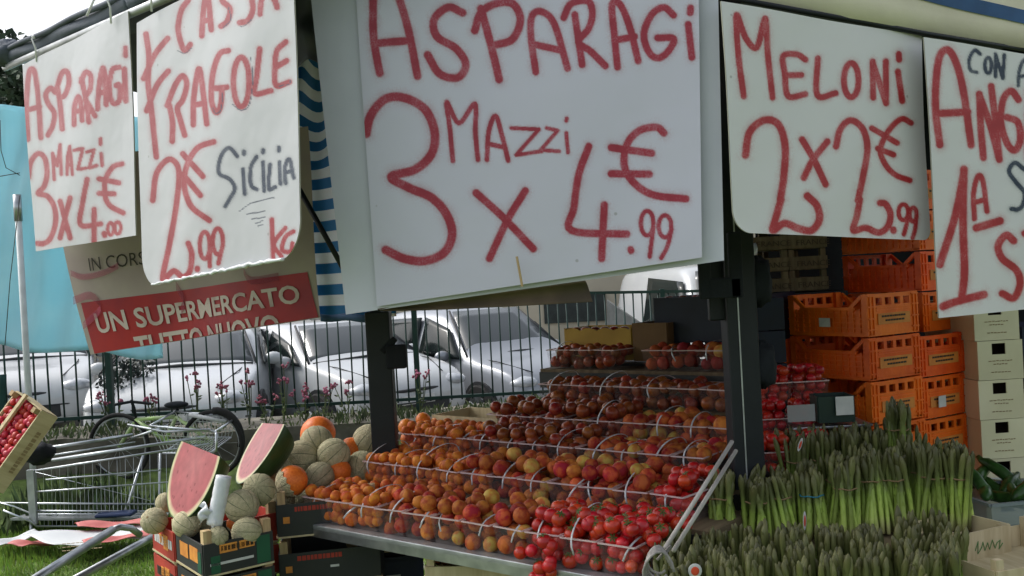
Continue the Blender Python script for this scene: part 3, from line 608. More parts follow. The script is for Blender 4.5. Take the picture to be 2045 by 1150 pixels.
# curled brown flap below it, stick and tear
fl0, fl1 = P(752, 618, 2.58), P(1170, 561, 2.46)
k = MB()
def flap(a, b):
    q = fl0.lerp(fl1, a); q = q + Vector((0, .02, 0)); hgt = .004 + .052 * a ** .8
    return q + Vector((.02 * b * a, .05 * math.sin(b * 2.2), -hgt * b + .012 * math.sin(b * PI)))
k.grid(flap, 30, 8); tag(k.build('cardboard_flap', mat('torn_brown_card', (.17, .12, .09), (.10, .075, .06), scale=9, rough=.9), smooth=True, solid=.003, loc=tuple(fl0)), 'torn brown cardboard flap curling under the big sign', 'cardboard')
k = MB(); k.bar(P(1032, 512, 2.46), P(1043, 572, 2.47), .006, .003); k.build('stick', M_wood, s3_, world=True)

R4 = SW(14, T(a1, 1400, 0, [[(245, 552), (215, 320), (203, 85), (255, 215), (320, 272), (368, 105), (382, 300), (410, 560)], [(600, 342), (550, 312), (472, 322), (482, 430), (500, 552), (598, 540)], [(480, 432), (575, 430)], [(670, 335), (667, 545), (772, 535)], ell(862, 460, 42, 98), [(985, 352), (988, 560)], [(985, 358), (1062, 592)], [(1060, 352), (1062, 592)], [(1130, 410), (1155, 580)], [(1135, 310), (1137, 342)]]))
R4 += SW(17, T(a1, 1400, 0, [[(255, 890), (278, 760), (360, 690), (442, 712), (482, 830), (476, 1000), (455, 1150)]]) + T(a1, 1445, 400, [[(330, -5), (300, 100), (283, 172), (350, 132), (430, 162), (505, 172), (550, 110), (535, 30), (480, -25)]]))
R4 += SW(15, T(a1, 1400, 0, [[(580, 800), (650, 920), (715, 1058)], [(725, 812), (640, 920), (590, 1020)]]))
R4 += SW(15, T(a1, 1400, 0, [[(775, 840), (800, 740), (860, 690), (928, 740), (955, 850), (932, 1000), (900, 1150)]]) + T(a1, 1445, 400, [[(782, -5), (765, 90), (745, 172), (815, 158), (890, 185), (942, 150), (958, 80), (930, 22), (898, 15)], [(974, 168), (976, 174)]]))
R4 += SW(13, T(a1, 1400, 0, [[(1205, 705), (1150, 682), (1080, 745), (1030, 850), (1050, 930), (1110, 1000), (1198, 1035)], [(980, 735), (1125, 820)], [(1015, 852), (1105, 888)]])) + SW(10, T(a1, 1445, 400, [ell(1032, 68, 28, 45), [(1058, 90), (1050, 140), (1035, 195)], ell(1088, 82, 20, 40), [(1106, 100), (1098, 170), (1085, 215)]]))
c4 = [P(1440, 2, 2.36), P(1840, 72, 2.70), P(1857, 480, 2.70), P(1468, 464, 2.36)]
s4_ = board('price_sign', 'white sign with rounded lower corners painted MELONI 2 X 2.99', c4, 190, 210, R4, [], M_sign, rad=(0, 0, .03, .055))
R5 = SW(17, T(a1, 1400, 0, [[(1370, 830), (1345, 600), (1362, 350), (1410, 285), (1460, 350), (1505, 520), (1550, 832)], [(1350, 652), (1530, 642)]])) + SW(16, T(a1, 1400, 0, [[(1620, 905), (1605, 720), (1597, 540)], [(1597, 545), (1660, 720), (1712, 915)], [(1665, 495), (1690, 700), (1712, 915)], [(1822, 572), (1780, 522), (1735, 570), (1720, 700), (1758, 825), (1802, 862), (1832, 800), (1818, 702), (1755, 672)], [(1880, 520), (1880, 900), (1960, 860), (1950, 500)]]))
R5 += SW(18, [[(1925, 338), (1923, 440), (1926, 540), (1921, 592)], [(1925, 345), (1908, 430), (1877, 528)], [(1883, 612), (1910, 602), (1965, 588)], [(1950, 455), (1997, 441)]]) + SW(12, [[(1946, 437), (1944, 388), (1953, 352), (1963, 362), (1971, 422)], [(1945, 405), (1967, 398)]]) + SW(17, T(a1, 1445, 400, [[(1665, 232), (1622, 200), (1575, 260), (1600, 335), (1680, 400), (1702, 480), (1665, 560), (1600, 535)], [(1800, 300), (1780, 420), (1800, 500)], [(1730, 190), (1840, 170)]]))
B5 = SW(8, T(a1, 1400, 0, [[(1602, 310), (1570, 288), (1540, 340), (1545, 400), (1582, 415)], ell(1648, 375, 19, 45), [(1690, 440), (1690, 310)], [(1690, 312), (1732, 450)], [(1732, 450), (1740, 315)], [(1820, 490), (1828, 400), (1860, 345), (1890, 480)], [(1825, 440), (1885, 430)]])) + SW(10, [[(2045, 338), (2027, 325), (2015, 342), (2030, 365), (2046, 385), (2043, 408), (2033, 418), (2020, 417)]])
c5 = [P(1845, 74, 2.62), P(2200, 132, 2.86), P(2215, 600, 2.86), P(1877, 635, 2.62)]
s5_ = board('price_sign', 'white sign at the right edge painted CON, 1A and red A N G letters', c5, 170, 240, R5, B5, M_sign)

# ------------------------------------------------------------------ supermarket banner hung behind the two left signs
tb = [P(100, 330, 3.9), P(600, 250, 3.3), P(642, 634, 3.3), P(182, 708, 3.9)]
def bpt(u, v, off=0):
    q = tb[0].lerp(tb[1], u).lerp(tb[3].lerp(tb[2], u), v); n_ = Vector((-.6, -.8, 0)).normalized()
    return q + n_ * (off + .02 * math.sin(u * 5 + v * 3) + .015 * math.sin(u * 11))
bt = thing('banner', 'beige and red supermarket banner hanging behind the two left price signs', 'banner', tuple(tb[3]))
M_ban = mat('beige_banner_vinyl', (.40, .35, .29), (.33, .27, .25), scale=4, rough=.6, trans=.15)
M_banred = mat('red_banner_print', (.42, .022, .022), (.30, .018, .03), scale=6, rough=.55, trans=.1)
M_letter = mat('pale_banner_letter', (.55, .47, .42), (.30, .18, .17), scale=7, rough=.6, lo=.3, hi=.5)
k = MB()
def bp2(u, v):
    # left edge slants inwards towards the bottom
    sl = [0, .02, .05, .12]; return bpt(u, v)
k.grid(lambda a, b: bpt(a * 1.0 + .0, b), 40, 30); k.build('cloth', M_ban, bt, world=True, smooth=True)
ray_on = None
def on_banner(px, py, off=.0):         # (u, v) of the banner under a point, found by search
    best = None; lo_u, hi_u, lo_v, hi_v = -.2, 1.2, -.2, 1.2
    for it in range(5):
        us = np.linspace(lo_u, hi_u, 15); vs_ = np.linspace(lo_v, hi_v, 15); bd = 1e9
        for u in us:
            for v in vs_:
                X, Y = pj(tuple(bpt(u, v))); d = (X - px) ** 2 + (Y - py) ** 2
                if d < bd: bd = d; best = (u, v)
        du = (hi_u - lo_u) / 14; dv = (hi_v - lo_v) / 14
        lo_u, hi_u, lo_v, hi_v = best[0] - du, best[0] + du, best[1] - dv, best[1] + dv
    return best
rc = [on_banner(*q) for q in ((163, 605), (615, 543), (637, 633), (190, 706))]
def redp(a, b, off): 
    u = (rc[0][0] * (1 - a) + rc[1][0] * a) * (1 - b) + (rc[3][0] * (1 - a) + rc[2][0] * a) * b
    v = (rc[0][1] * (1 - a) + rc[1][1] * a) * (1 - b) + (rc[3][1] * (1 - a) + rc[2][1] * a) * b
    return bpt(u, v, off)
k = MB(); k.grid(lambda a, b: redp(a, b, .003), 40, 12); k.build('red_band', M_banred, bt, world=True, smooth=True)
def band_text(s, a0, a1, b0, b1, mt, fnp, bold=.012, clip=None):
    c = bpy.data.curves.new('t', 'FONT'); c.body = s; c.size = 1; c.offset = bold; c.resolution_u = 3
    o = bpy.data.objects.new('t', c); COL.objects.link(o); dg = bpy.context.evaluated_depsgraph_get(); me = bpy.data.meshes.new_from_object(o.evaluated_get(dg)); bpy.data.objects.remove(o)
    bm2 = bmesh.new(); bm2.from_mesh(me); bmesh.ops.triangulate(bm2, faces=bm2.faces[:])
    xs = [v.co.x for v in bm2.verts]; x0, x1 = min(xs), max(xs); H = .7
    if clip is not None: bmesh.ops.bisect_plane(bm2, geom=bm2.verts[:] + bm2.edges[:] + bm2.faces[:], plane_co=(0, H * (1 - clip), 0), plane_no=(0, -1, 0), clear_outer=True)
    off = Vector(bt.location)
    for v in bm2.verts:
        a = a0 + (v.co.x - x0) / (x1 - x0) * (a1 - a0); b = b0 + (1 - v.co.y / H) * (b1 - b0); v.co = fnp(a, b) - off
    bm2.verts.ensure_lookup_table(); seen = set()           # each letter is a part of its own
    for v in bm2.verts:
        if v.index in seen: continue
        st_ = [v]; comp = []; seen.add(v.index)
        while st_:
            c_ = st_.pop(); comp.append(c_)
            for e_ in c_.link_edges:
                q_ = e_.other_vert(c_)
                if q_.index not in seen: seen.add(q_.index); st_.append(q_)
        ix = {c_.index: i_ for i_, c_ in enumerate(comp)}; fc = {f_ for c_ in comp for f_ in c_.link_faces}
        if not fc: continue
        lm = bpy.data.meshes.new('letter'); lm.from_pydata([tuple(c_.co) for c_ in comp], [], [tuple(ix[w_.index] for w_ in f_.verts) for f_ in fc]); lm.materials.append(mt)
        r = bpy.data.objects.new('letter', lm); COL.objects.link(r); r.parent = bt
    bm2.free(); bpy.data.meshes.remove(me)
band_text('UN SUPERMERCATO', .055, .955, .24, .62, M_letter, lambda a, b: redp(a, b, .006), .022)
band_text('TUTTO NUOVO', .20, .86, .80, 1.25, M_letter, lambda a, b: redp(a, b, .006), .022, clip=.43)
ic = [on_banner(*q) for q in ((178, 515), (300, 500), (302, 526), (182, 541))]
def incp(a, b):
    u = (ic[0][0] * (1 - a) + ic[1][0] * a) * (1 - b) + (ic[3][0] * (1 - a) + ic[2][0] * a) * b
    v = (ic[0][1] * (1 - a) + ic[1][1] * a) * (1 - b) + (ic[3][1] * (1 - a) + ic[2][1] * a) * b
    return bpt(u, v, .005)
band_text('IN CORSO', 0, 1.12, 0, 1, M_print, incp, 0.0)
M_smear = clear_mat('old_red_smear', (.30, .04, .08), .45, .8)
for pts, w_ in (([(145, 545), (170, 553), (210, 545), (240, 530)], .012), ([(355, 570), (372, 600), (365, 620)], .02), ([(150, 600), (185, 590), (205, 615), (170, 650)], .016), ([(490, 540), (505, 560), (560, 552)], .014)):
    k = MB(); pu = [on_banner(*q) for q in catmull(pts, 3)]; L_ = [bpt(u, v, .008) for u, v in pu]; vs = []
    for q in L_: vs += [q + Vector((0, 0, w_)), q - Vector((0, 0, w_))]
    k.add(vs, [(2 * i, 2 * i + 1, 2 * i + 3, 2 * i + 2) for i in range(len(L_) - 1)]); k.build('paint_smear', M_smear, bt, world=True, smooth=True)
k = MB(); k.tube([P(598, 378, 3.22), P(685, 535, 3.1)], .009, 8); tag(k.build('strut', M_dark, smooth=True, loc=tuple(P(685, 535, 3.1))), 'thin dark diagonal strut crossing the striped curtain', 'strut')

# blue and white striped curtain
def stripe_mat():
    M = mat('striped_curtain', (.7, .72, .74), rough=.7, trans=.45); n = M.node_tree; L = n.links
    at = n.nodes.new('ShaderNodeAttribute'); at.attribute_name = 'across'
    mo = n.nodes.new('ShaderNodeMath'); mo.operation = 'FRACT'; L.new(at.outputs['Fac'], mo.inputs[0])
    gt = n.nodes.new('ShaderNodeMath'); gt.operation = 'GREATER_THAN'; gt.inputs[1].default_value = .5; L.new(mo.outputs[0], gt.inputs[0])
    mx = n.nodes.new('ShaderNodeMix'); mx.data_type = 'RGBA'; mx.inputs['A'].default_value = (.035, .23, .50, 1); mx.inputs['B'].default_value = (.86, .89, .93, 1); L.new(gt.outputs[0], mx.inputs['Factor'])
    L.new(mx.outputs['Result'], n.nodes['Principled BSDF'].inputs['Base Color'])
    for x in n.nodes:
        if x.bl_idname == 'ShaderNodeBsdfTranslucent': L.new(mx.outputs['Result'], x.inputs[0])
    return M
sc4 = [P(560, 110, 4.1), P(770, 95, 4.0), P(790, 632, 4.0), P(620, 640, 4.1)]
nu, nv = 24, 90; k = MB()
def curt(a, b):
    g = max(0, 1 - b * 2.2); return sc4[0].lerp(sc4[1], a).lerp(sc4[3].lerp(sc4[2], a), b) + Vector((.0, .05 * math.sin(a * 9) + .06 * g * math.sin(a * 14 + b * 9), .03 * g * math.sin(a * 12 + b * 4)))
k.grid(curt, nu, nv); o = k.build('striped_curtain', stripe_mat(), smooth=True, loc=tuple(sc4[3]), solid=.003)
at = o.data.attributes.new('across', 'FLOAT', 'POINT')
vals = []
for j in range(nv + 1):
    for i in range(nu + 1):
        a, b = i / nu, j / nv; g = max(0, 1 - b * 2.2); vals.append(b * 12.5 + .15 + g * (1.8 * (a - .3) + .5 * math.sin(a * 10 + b * 6)))
at.data.foreach_set('value', vals)
tag(o, 'blue and white striped curtain gathered beside the big sign', 'curtain')
k = MB(); k.grid(lambda a, b: P(640, 627, 3.95).lerp(P(745, 627, 3.85), a) + Vector((0, .02 * math.sin(a * 6), -.03 * b - .004 * math.sin(a * 9))), 10, 2)
tag(k.build('curtain_hem', M_blue_cloth, smooth=True, solid=.01, loc=tuple(P(640, 630, 3.95))), 'plain blue cloth hem below the striped curtain, left of the post', 'cloth')

# ------------------------------------------------------------------ canopy of the stall
ca = thing('canopy', 'grey cloth stall canopy with rolled edge above the hanging signs', 'canopy', (0.5, 4, 0))
E0 = P(22, 118, 3.80); E1 = P(258, 12, 3.08); E2 = E1 + (E1 - E0) * .95; E3 = Vector((.62, 2.50, 2.52)); E4 = Vector((3.6, 3.6, 2.62)); E5 = Vector((4.2, 6.4, 2.4)); E6 = Vector((-1.3, 7.0, 2.75)); TOPP = Vector((1.2, 4.4, 3.35))
k = MB(); ring = [E0, E1, E2, E3, E4, E5, E6]
for i in range(len(ring)):
    a, b = ring[i], ring[(i + 1) % len(ring)]
    k.add([a, b, TOPP], [(0, 1, 2)])
k.build('roof', M_roof, ca, world=True, solid=.01)
M_edge_cloth = mat('canopy_edge_cloth', (.10, .12, .155), (.06, .075, .10), scale=6, rough=.75, bump=.5, bscale=14)
def edge_band(a, b, nm, h=.105, n=60):
    k = MB(); dr = (b - a).normalized(); out = Vector((-.6, -.8, 0))
    k.grid(lambda u, v: a.lerp(b, u) + Vector((0, 0, -.01 + h * v + .006 * math.sin(u * 9) * v)) - out * (.10 * v * v) + out * (.018 * math.sin(v * PI) + .007 * math.sin(u * 13 + v * 4)), n, 8)
    o = k.build(nm, M_edge_cloth, ca, world=True, smooth=True, solid=.006)
    k = MB(); k.tube([a.lerp(b, i / n) + out * .012 + Vector((0, 0, h * .35 + .003 * math.sin(i * .21))) for i in range(n + 1)], .010, 8); k.build('fold', M_edge_cloth, ca, world=True, smooth=True)
edge_band(E0, E1, 'rolled_edge'); edge_band(E1, E2, 'rolled_edge'); edge_band(E2, E3, 'rolled_edge')
k = MB(); k.sphere(E0 + Vector((-.02, .02, .03)), (.07, .05, .05), 14, 10, lambda d, th, ph: 1 + .18 * math.sin(ph * 3 + th * 4)); k.build('folded_corner', M_edge_cloth, ca, world=True, smooth=True)
k = MB(); k.tube([E0 + Vector((-.05, .05, -.02)), E1 + Vector((0, 0, -.025)), E2 + Vector((0, 0, -.03))], .014, 10); k.build('rail', M_zinc, ca, world=True, smooth=True)
# strings tying the signs up
for i, (px, py, D) in enumerate([(73, 108, 3.62), (222, 32, 3.14), (303, 8, 2.93)]):
    k = MB(); a = P(px, py + 15, D - .03); k.tube([a, a + Vector((.004, -.01, .05)), a + Vector((-.003, -.02, .08)), a + Vector((.01, .02, .105))], .0035, 6)
    if i == 1: k.tube([a + Vector((0, -.02, .10)), a + Vector((-.04, -.03, .07)), a + Vector((-.065, -.03, .02))], .004, 6)
    k.sphere(a + Vector((0, -.012, .09)), .008, 8, 6)
    tag(k.build('tie_string', M_string, smooth=True, loc=tuple(a)), ['white string tying the left corner of the leftmost sign', 'knotted white string tying the right corner of the leftmost sign', 'white string holding the FRAGOLE sign to the rail'][i], 'string', 'strings tying the signs')
# gathered canopy cloth between the FRAGOLE sign and the big sign
k = MB(); q0, q1 = P(560, -60, 3.3), P(690, -60, 3.15)
k.grid(lambda a, b: q0.lerp(q1, a) + Vector((.01 * math.sin(b * 7), .05 * math.sin(a * 9 + b) + .02 * math.sin(b * 15), -.33 * b + .02 * math.sin(a * 5))), 20, 20)
k.build('gathered_cloth', M_canopy, ca, world=True, smooth=True, solid=.004)
# cream valance with the blue stripe, right
v0, v1 = P(1436, -6, 2.42), P(2200, 124, 2.96)
def val(a, b, off=0, h=.36): return v0.lerp(v1, a) + Vector((0, -off + .008 * math.sin(a * 14) * (1 - b), h * b))
k = MB(); k.grid(lambda a, b: val(a, b), 40, 6); k.build('valance', M_cream_cloth, ca, world=True, smooth=True, solid=.004)
k = MB(); k.grid(lambda a, b: val(a, .335 - .18 * a + .115 * b, .006), 40, 1); k.build('valance_stripe', M_blue_cloth, ca, world=True, smooth=True)
k = MB(); k.tube([v0 + Vector((0, -.004, .002)), v0.lerp(v1, .5) + Vector((0, 0, -.004)), v1], .007, 8); k.build('hem_cord', M_dark, ca, world=True, smooth=True)

k = MB(); bc0, bc1 = P(1500, 300, 5.0), P(2300, 300, 5.2)  # added dark sheet: covers the bright wall and dims the stall interior
k.grid(lambda a, b: Vector((bc0.x + (bc1.x - bc0.x) * a, bc0.y + .2 * a + .04 * math.sin(a * 25), 2.75 * (1 - b))), 60, 4)
tag(k.build('dim_backdrop', M_black, smooth=True, solid=.004, loc=(bc0.x, bc0.y, 0)), 'added dark sheet standing in for the dim stall interior behind the orange crates', 'cloth')
# posts
def vertical_line(px, py, D):
    q = P(px, py, D); return q
q = vertical_line(1484, 800, 2.93)
t = thing('stall_post', 'thick dark post at the near corner of the stall between two signs', 'post', (q.x, q.y, 0))
MB().box((0, 0, 1.28), (.094, .094, 2.56)).build('shaft', M_dark, t, bevel=.006)
MB().box((-.012, -.049, 1.5), (.004, .003, 1.4)).build('seam', M_zinc, t)
def blob(px, py, D, rx, rz, nm, lab, ry=.035):
    c = P(px, py, D); k = MB(); k.sphere((0, 0, 0), (rx, ry, rz), 16, 12, lambda d, th, ph: (1 + .08 * math.sin(ph * 3 + th * 4) + .05 * math.sin(th * 9)) * (max(abs(d.x), abs(d.z)) ** -.25 if max(abs(d.x), abs(d.z)) > .3 else 1)); 
    o = k.build(nm, M_black, t, smooth=True); o.location = c - Vector(t.location); o['label'] = lab; return o
blob(1514, 562, 2.93, .042, .075, 'bracket', 'dark rounded bracket high on the post'); blob(1522, 728, 2.93, .044, .070, 'bracket', 'dark rounded bracket halfway down the post')
MB().box((P(1432, 575, 2.93) - Vector(t.location)), (.06, .03, .20)).build('clamp', M_dark, t, bevel=.005)
q2 = P(1408, 570, 2.75)
k = MB(); k.box((0, 0, .055), (.036, .02, .19)); k.box((.055, 0, -.01), (.10, .02, .06)); k.box((.09, 0, .055), (.04, .02, .19))
tag(k.build('hanging_strap', M_black, loc=None, bevel=.006), 'forked dark strap hanging below the big sign beside the corner post', 'strap').location = q2
q = P(765, 800, 3.66)
t = thing('stall_post', 'dark square post on the left, standing below the big sign', 'post', (q.x, q.y, 0))
topz = P(752, 622, 3.66).z
MB().box((0, 0, topz / 2), (.092, .092, topz)).build('shaft', M_dark, t, bevel=.005)
bq = P(792, 712, 3.62) - Vector(t.location)
k = MB(); k.box((0, 0, 0), (.075, .05, .09)); k.bar((-.055, 0, .02), (.0, 0, .07), .025); k.build('clamp_box', M_black, t, bevel=.006).location = bq
k = MB(); aa = Vector((-.01, 0, topz)); k.add([aa + Vector((-.012, 0, 0)), aa + Vector((.028, 0, 0)), aa + Vector((.0, 0, .12)), aa + Vector((-.008, 0, .12))] + [v + Vector((0, .012, 0)) for v in (aa + Vector((-.012, 0, 0)), aa + Vector((.028, 0, 0)), aa + Vector((.0, 0, .12)), aa + Vector((-.008, 0, .12)))], [(0, 1, 2, 3), (7, 6, 5, 4), (0, 4, 5, 1), (1, 5, 6, 2), (2, 6, 7, 3), (3, 7, 4, 0)]); k.v = [tuple(Vector(v) + Vector((0, -.06, 0))) for v in k.v]; k.build('bracket_tip', M_black, t)

# ------------------------------------------------------------------ the display table
A = Vector((-.7917, 3.3606, 0)); U = Vector((.77922, -.62675, 0)); V_ = Vector((.62675, .77922, 0)); ang = math.atan2(U.y, U.x)
def tp(s, t, z): q = A + U * s + V_ * t; return Vector((q.x, q.y, z))
tab = thing('display_table', 'stepped fruit display table with a grey sheet metal front edge', 'table', tuple(tp(0, 0, 0)), ang)
# local: x = along the edge, y = inwards
ROWS = [(-.012, .85, .03, 1.50), (.28, .92, .02, 1.44), (.54, .98, -.05, 1.40), (.80, 1.03, -.05, 1.34), (1.05, 1.125, .28, 1.26), (1.31, 1.245, .14, 1.12)]
MB().box((.72, -.005, .838), (1.62, .05, .018)).build('front_edge', M_zinc, tab, bevel=.003)
MB().box((.72, -.028, .822), (1.62, .004, .034)).build('front_lip', M_steel, tab)
MB().box((.74, .14, .837), (1.60, .26, .02)).build('shelf', M_zinc, tab)
for i, (t0, z, a, b) in enumerate(ROWS[1:]):
    MB().box(((a + b) / 2, t0 + .12, z - .012), (b - a + .06, .262, .02)).build('shelf', M_woodgrey, tab)
    MB().box(((a + b) / 2, t0 - .012, z - .05), (b - a + .06, .016, .07)).build('riser', M_blackcrate, tab)
for x in (.06, .75, 1.4):
    for y in (.3, 1.3): MB().box((x, y, .41), (.035, .035, .82)).build('leg', M_dark, tab)

# fruit meshes
def fruit_mesh(nm, mt, crease=.0, flat=1.0, dent=.12, seg=14, rings=10):
    k = MB(); k.sphere((0, 0, 0), (1, 1, flat), seg, rings, lambda d, th, ph: 1 - dent * math.exp(-(th / .38) ** 2) - dent * .5 * math.exp(-((PI - th) / .35) ** 2) - crease * math.exp(-(min(ph, 2 * PI - ph) / .25) ** 2) * math.sin(th))
    me = bpy.data.meshes.new(nm); me.from_pydata(k.v, [], k.f); me.materials.append(mt); me.polygons.foreach_set('use_smooth', [True] * len(me.polygons)); return me, k
def fmat(nm, c1, c2, island=False, rough=.5, coat=.0, rnd=.22):
    return mat(nm, c1, c2, scale=1.1, rough=rough, rnd=rnd, island=island, coat=coat, bump=.12, bscale=9, lo=.4, hi=.6, spec=.4 if nm.startswith('tom') else .22)
FR = {}  # nectarine and peach skins darkened to carry the shade inside the stall
for nm, c1, c2, cr, fl_, dn, ro, co in (('apricot', (.66, .21, .028), (.48, .09, .02), .06, .95, .08, .55, 0), ('peach', (.50, .13, .03), (.30, .028, .015), .05, .95, .12, .6, 0), ('nectarine', (.30, .075, .02), (.19, .03, .012), .04, .95, .1, .35, .3), ('tomato', (.55, .026, .012), (.42, .018, .01), 0, .92, .06, .3, .25), ('orange', (.80, .27, .03), (.72, .20, .02), 0, .97, .04, .42, .2)):
    for isl in (False, True):
        me, k = fruit_mesh(nm, fmat(nm + ('_skin_mixed' if isl else '_skin'), c1, c2, isl, ro, co, .3 if nm in ('peach', 'nectarine') else .16), cr, fl_, dn); FR[nm, isl] = (me, k)
# a few pale yellow ones
FR['peach_pale', False] = fruit_mesh('peach', fmat('pale_peach_skin', (.55, .38, .08), (.50, .16, .04)), .05, .95, .12)
k = MB()
for j in range(6):
    a = j * PI / 3; d = Vector((math.cos(a), math.sin(a), 0)); sd_ = Vector((-d.y, d.x, 0)) * .12
    k.add([Vector((0, 0, .90)), d * .35 + sd_ + Vector((0, 0, .93)), d * .75 + Vector((0, 0, .86)), d * .35 - sd_ + Vector((0, 0, .93))], [(0, 1, 2, 3)])
k.tube([(0, 0, .85), (.1, 0, 1.15)], [.07, .05], 5)
calyx_me = bpy.data.meshes.new('calyx'); calyx_me.from_pydata(k.v, [], k.f); calyx_me.materials.append(mat('tomato_calyx', (.06, .14, .03), rough=.7))
FRUITS = []                           # kind, position, radius, label, group
def put(kind, pos, r, label, group): FRUITS.append((kind, Vector(pos), r * rng.uniform(.86, 1.12), label, group))

# punnet basket
def make_basket():
    t = thing('fruit_basket', 'x', 'basket', (0, 0, 0), 0, 'clear handled fruit baskets'); w0, w1, d0, d1, h = .049, .0565, .105, .115, .082
    k = MB(); r0_ = [(-w0, -d0 + .115, 0), (w0, -d0 + .115, 0), (w0, d0 + .115, 0), (-w0, d0 + .115, 0)]; r1_ = [(-w1, -d1 + .115, h), (w1, -d1 + .115, h), (w1, d1 + .115, h), (-w1, d1 + .115, h)]
    k.add(r0_ + r1_, [(0, 3, 2, 1), (0, 1, 5, 4), (1, 2, 6, 5), (2, 3, 7, 6), (3, 0, 4, 7)]); k.build('tub', M_basket, t)
    k = MB()
    for a, b in zip(r1_, r1_[1:] + r1_[:1]): k.bar(a, b, .005, .004)
    k.build('rim', M_rim, t)
    k = MB(); vs = []
    for i in range(15):
        a = PI * i / 14; y, z = .115 - .112 * math.cos(a), .045 + (.068 * math.sin(a) ** .7); vs += [(-.0027, y - .004, z), (.0027, y - .004, z)]
    k.add(vs, [(2 * i, 2 * i + 1, 2 * i + 3, 2 * i + 2) for i in range(14)])
    k.build('handle', M_handle, t, smooth=True, solid=.0015)
    return t
bk0 = make_basket(); bk_used = False
RN = ['front', 'second', 'third', 'fourth', 'fifth', 'top']
def fill(base, rot, kind, r, label, group, rmax=1, front_only=False, w=.112, depth=.225, z0=0, heap=1.0):
    R = Matrix.Rotation(rot, 3, 'Z'); n = max(2, int(round((w + .012) / (2 * r)))); stp = w / n
    nd = int(depth / (2 * r * .95)); lay = 0; z = r
    while z < .075 + heap * .035:
        top_ = z > .05
        rows = range(nd) if top_ else range(min(2, nd))
        for j in rows:
            for i in range(n):
                if top_ and z > .085 and (rng.random() < .25): continue
                x = -w / 2 + stp * (i + .5) + (stp * .22 if lay % 2 else -stp * .05) + rng.normal() * r * .26; y = .008 + r + j * 2 * r * .97 + (r * .3 if lay % 2 else 0) + rng.normal() * r * .28
                x = max(-w / 2 + r * .85, min(w / 2 - r * .85, x))
                put(kind, Vector(base) + R @ Vector((x, y, z0 + z + rng.normal() * r * .22)), r, label + (', on top, %s' % ('front', 'middle', 'back')[min(2, j * 3 // nd)] if z > .075 else ', low, %s' % ('left', 'centre', 'right')[min(2, i * 3 // n)]), group)
        z += r * 1.62; lay += 1
NB = 0
for ri, (t0, z, sa, sb) in enumerate(ROWS):
    nb = int((sb - sa) / .124)
    for i in range(nb):
        s_ = sa + .062 + i * .124; kind = 'apricot'; r = .0215
        if ri == 0: kind, r = ('apricot', .0225) if s_ < .42 else (('peach', .026) if s_ < 1.05 else ('tomato', .021))
        elif ri == 1: kind, r = ('apricot', .0215) if s_ < .55 else (('peach', .027) if s_ < 1.2 else ('tomato', .021))
        elif ri == 2: kind, r = ('apricot', .022) if s_ < .35 else (('nectarine', .026) if s_ < .8 else ('peach', .029))
        elif ri == 3:
            if s_ < .22: continue
            kind, r = ('nectarine', .027) if s_ < .8 else ('peach', .03)
        elif ri == 4: kind, r = ('nectarine', .028)
        elif ri == 5:
            if .46 < s_ < .62: continue
            kind, r = ('nectarine', .028) if s_ < .5 else ('peach', .029)
        p_ = tp(s_, t0, z + .001); rz = ang + rng.normal() * .03
        lab = 'clear handled basket of %s, %s from the left in the %s row' % ({'apricot': 'apricots', 'peach': 'peaches', 'nectarine': 'dark nectarines', 'tomato': 'red tomatoes'}[kind], ORD[i], RN[ri])
        if bk_used:
            bk_ = dup(bk0, p_, rz + rng.normal() * .07, lab)
            for h_ in [c for c in bk_.children if c.name.startswith('handle')]:
                h_.rotation_euler = (rng.normal() * .12, rng.normal() * .28, 0)
                if ri >= 3 and rng.random() < .5: bpy.data.objects.remove(h_)
        else: bk0.location = p_; bk0.rotation_euler = (0, 0, rz); bk0['label'] = lab; bk_used = True
        side = 'left' if s_ < .5 else ('middle' if s_ < 1.0 else 'right')
        nice = {'apricot': 'orange apricot', 'peach': 'blushed peach', 'nectarine': 'dark red nectarine', 'tomato': 'shiny red tomato'}[kind]
        fill(p_, rz, kind, r, '%s in the %s basket from the left, %s row' % (nice, ORD[i], RN[ri]), '%s fruit in the %s row' % (kind, RN[ri]), heap=1.15 if kind != 'tomato' else 1.4)
# loose oranges heaped at the left end of the fourth row, in an open tray
tr = thing('fruit_tray', 'white edged open tray holding the heap of loose oranges', 'tray', tuple(tp(-.03, .78, 1.031)), ang)
for y in (0, .24): MB().box((.13, y, .035), (.36, .006, .07)).build('side_panel', M_woodpale, tr)
for x in (-.05, .31): MB().box((x, .12, .035), (.006, .24, .07)).build('end_panel', M_woodpale, tr)
MB().box((.13, .12, .003), (.36, .24, .006)).build('base', M_woodpale, tr)
for io_, (px, py) in enumerate(sorted([(812, 853), (845, 838), (851, 857), (874, 843), (889, 846), (884, 860), (830, 868), (866, 872), (900, 868), (816, 876)])):
    d = ray(px, py); kk = .86 + (868 - py) * .001; D = 3.98 + (865 - py) * .002
    put('orange', P(px, py, D), .034, 'large round orange in the loose heap on the fourth row, %s from the left' % ORD[io_], 'loose heaped oranges')
# tomatoes spilling at the near end
for i in range(34):
    s_ = 1.06 + .38 * (i + .5) / 34; tt_ = rng.random(); put('tomato', tp(s_, -.015 + tt_ * .22, .93 + rng.random() * .05), .021, 'red tomato heaped over the near table end, %s from the left, %s side' % (ORD[int(i / 34 * 12)], 'front' if tt_ < .5 else 'rear'), 'vine tomatoes at the near end')
for i in range(12):
    s_ = 1.02 + rng.random() * .12; put('tomato', tp(s_, -.035 - rng.random() * .012, .93 - .13 * (i + .5) / 12), .020, 'red tomato of the truss hanging over the metal table edge, %s from its top' % ORD[i], 'vine tomatoes hanging over the edge')
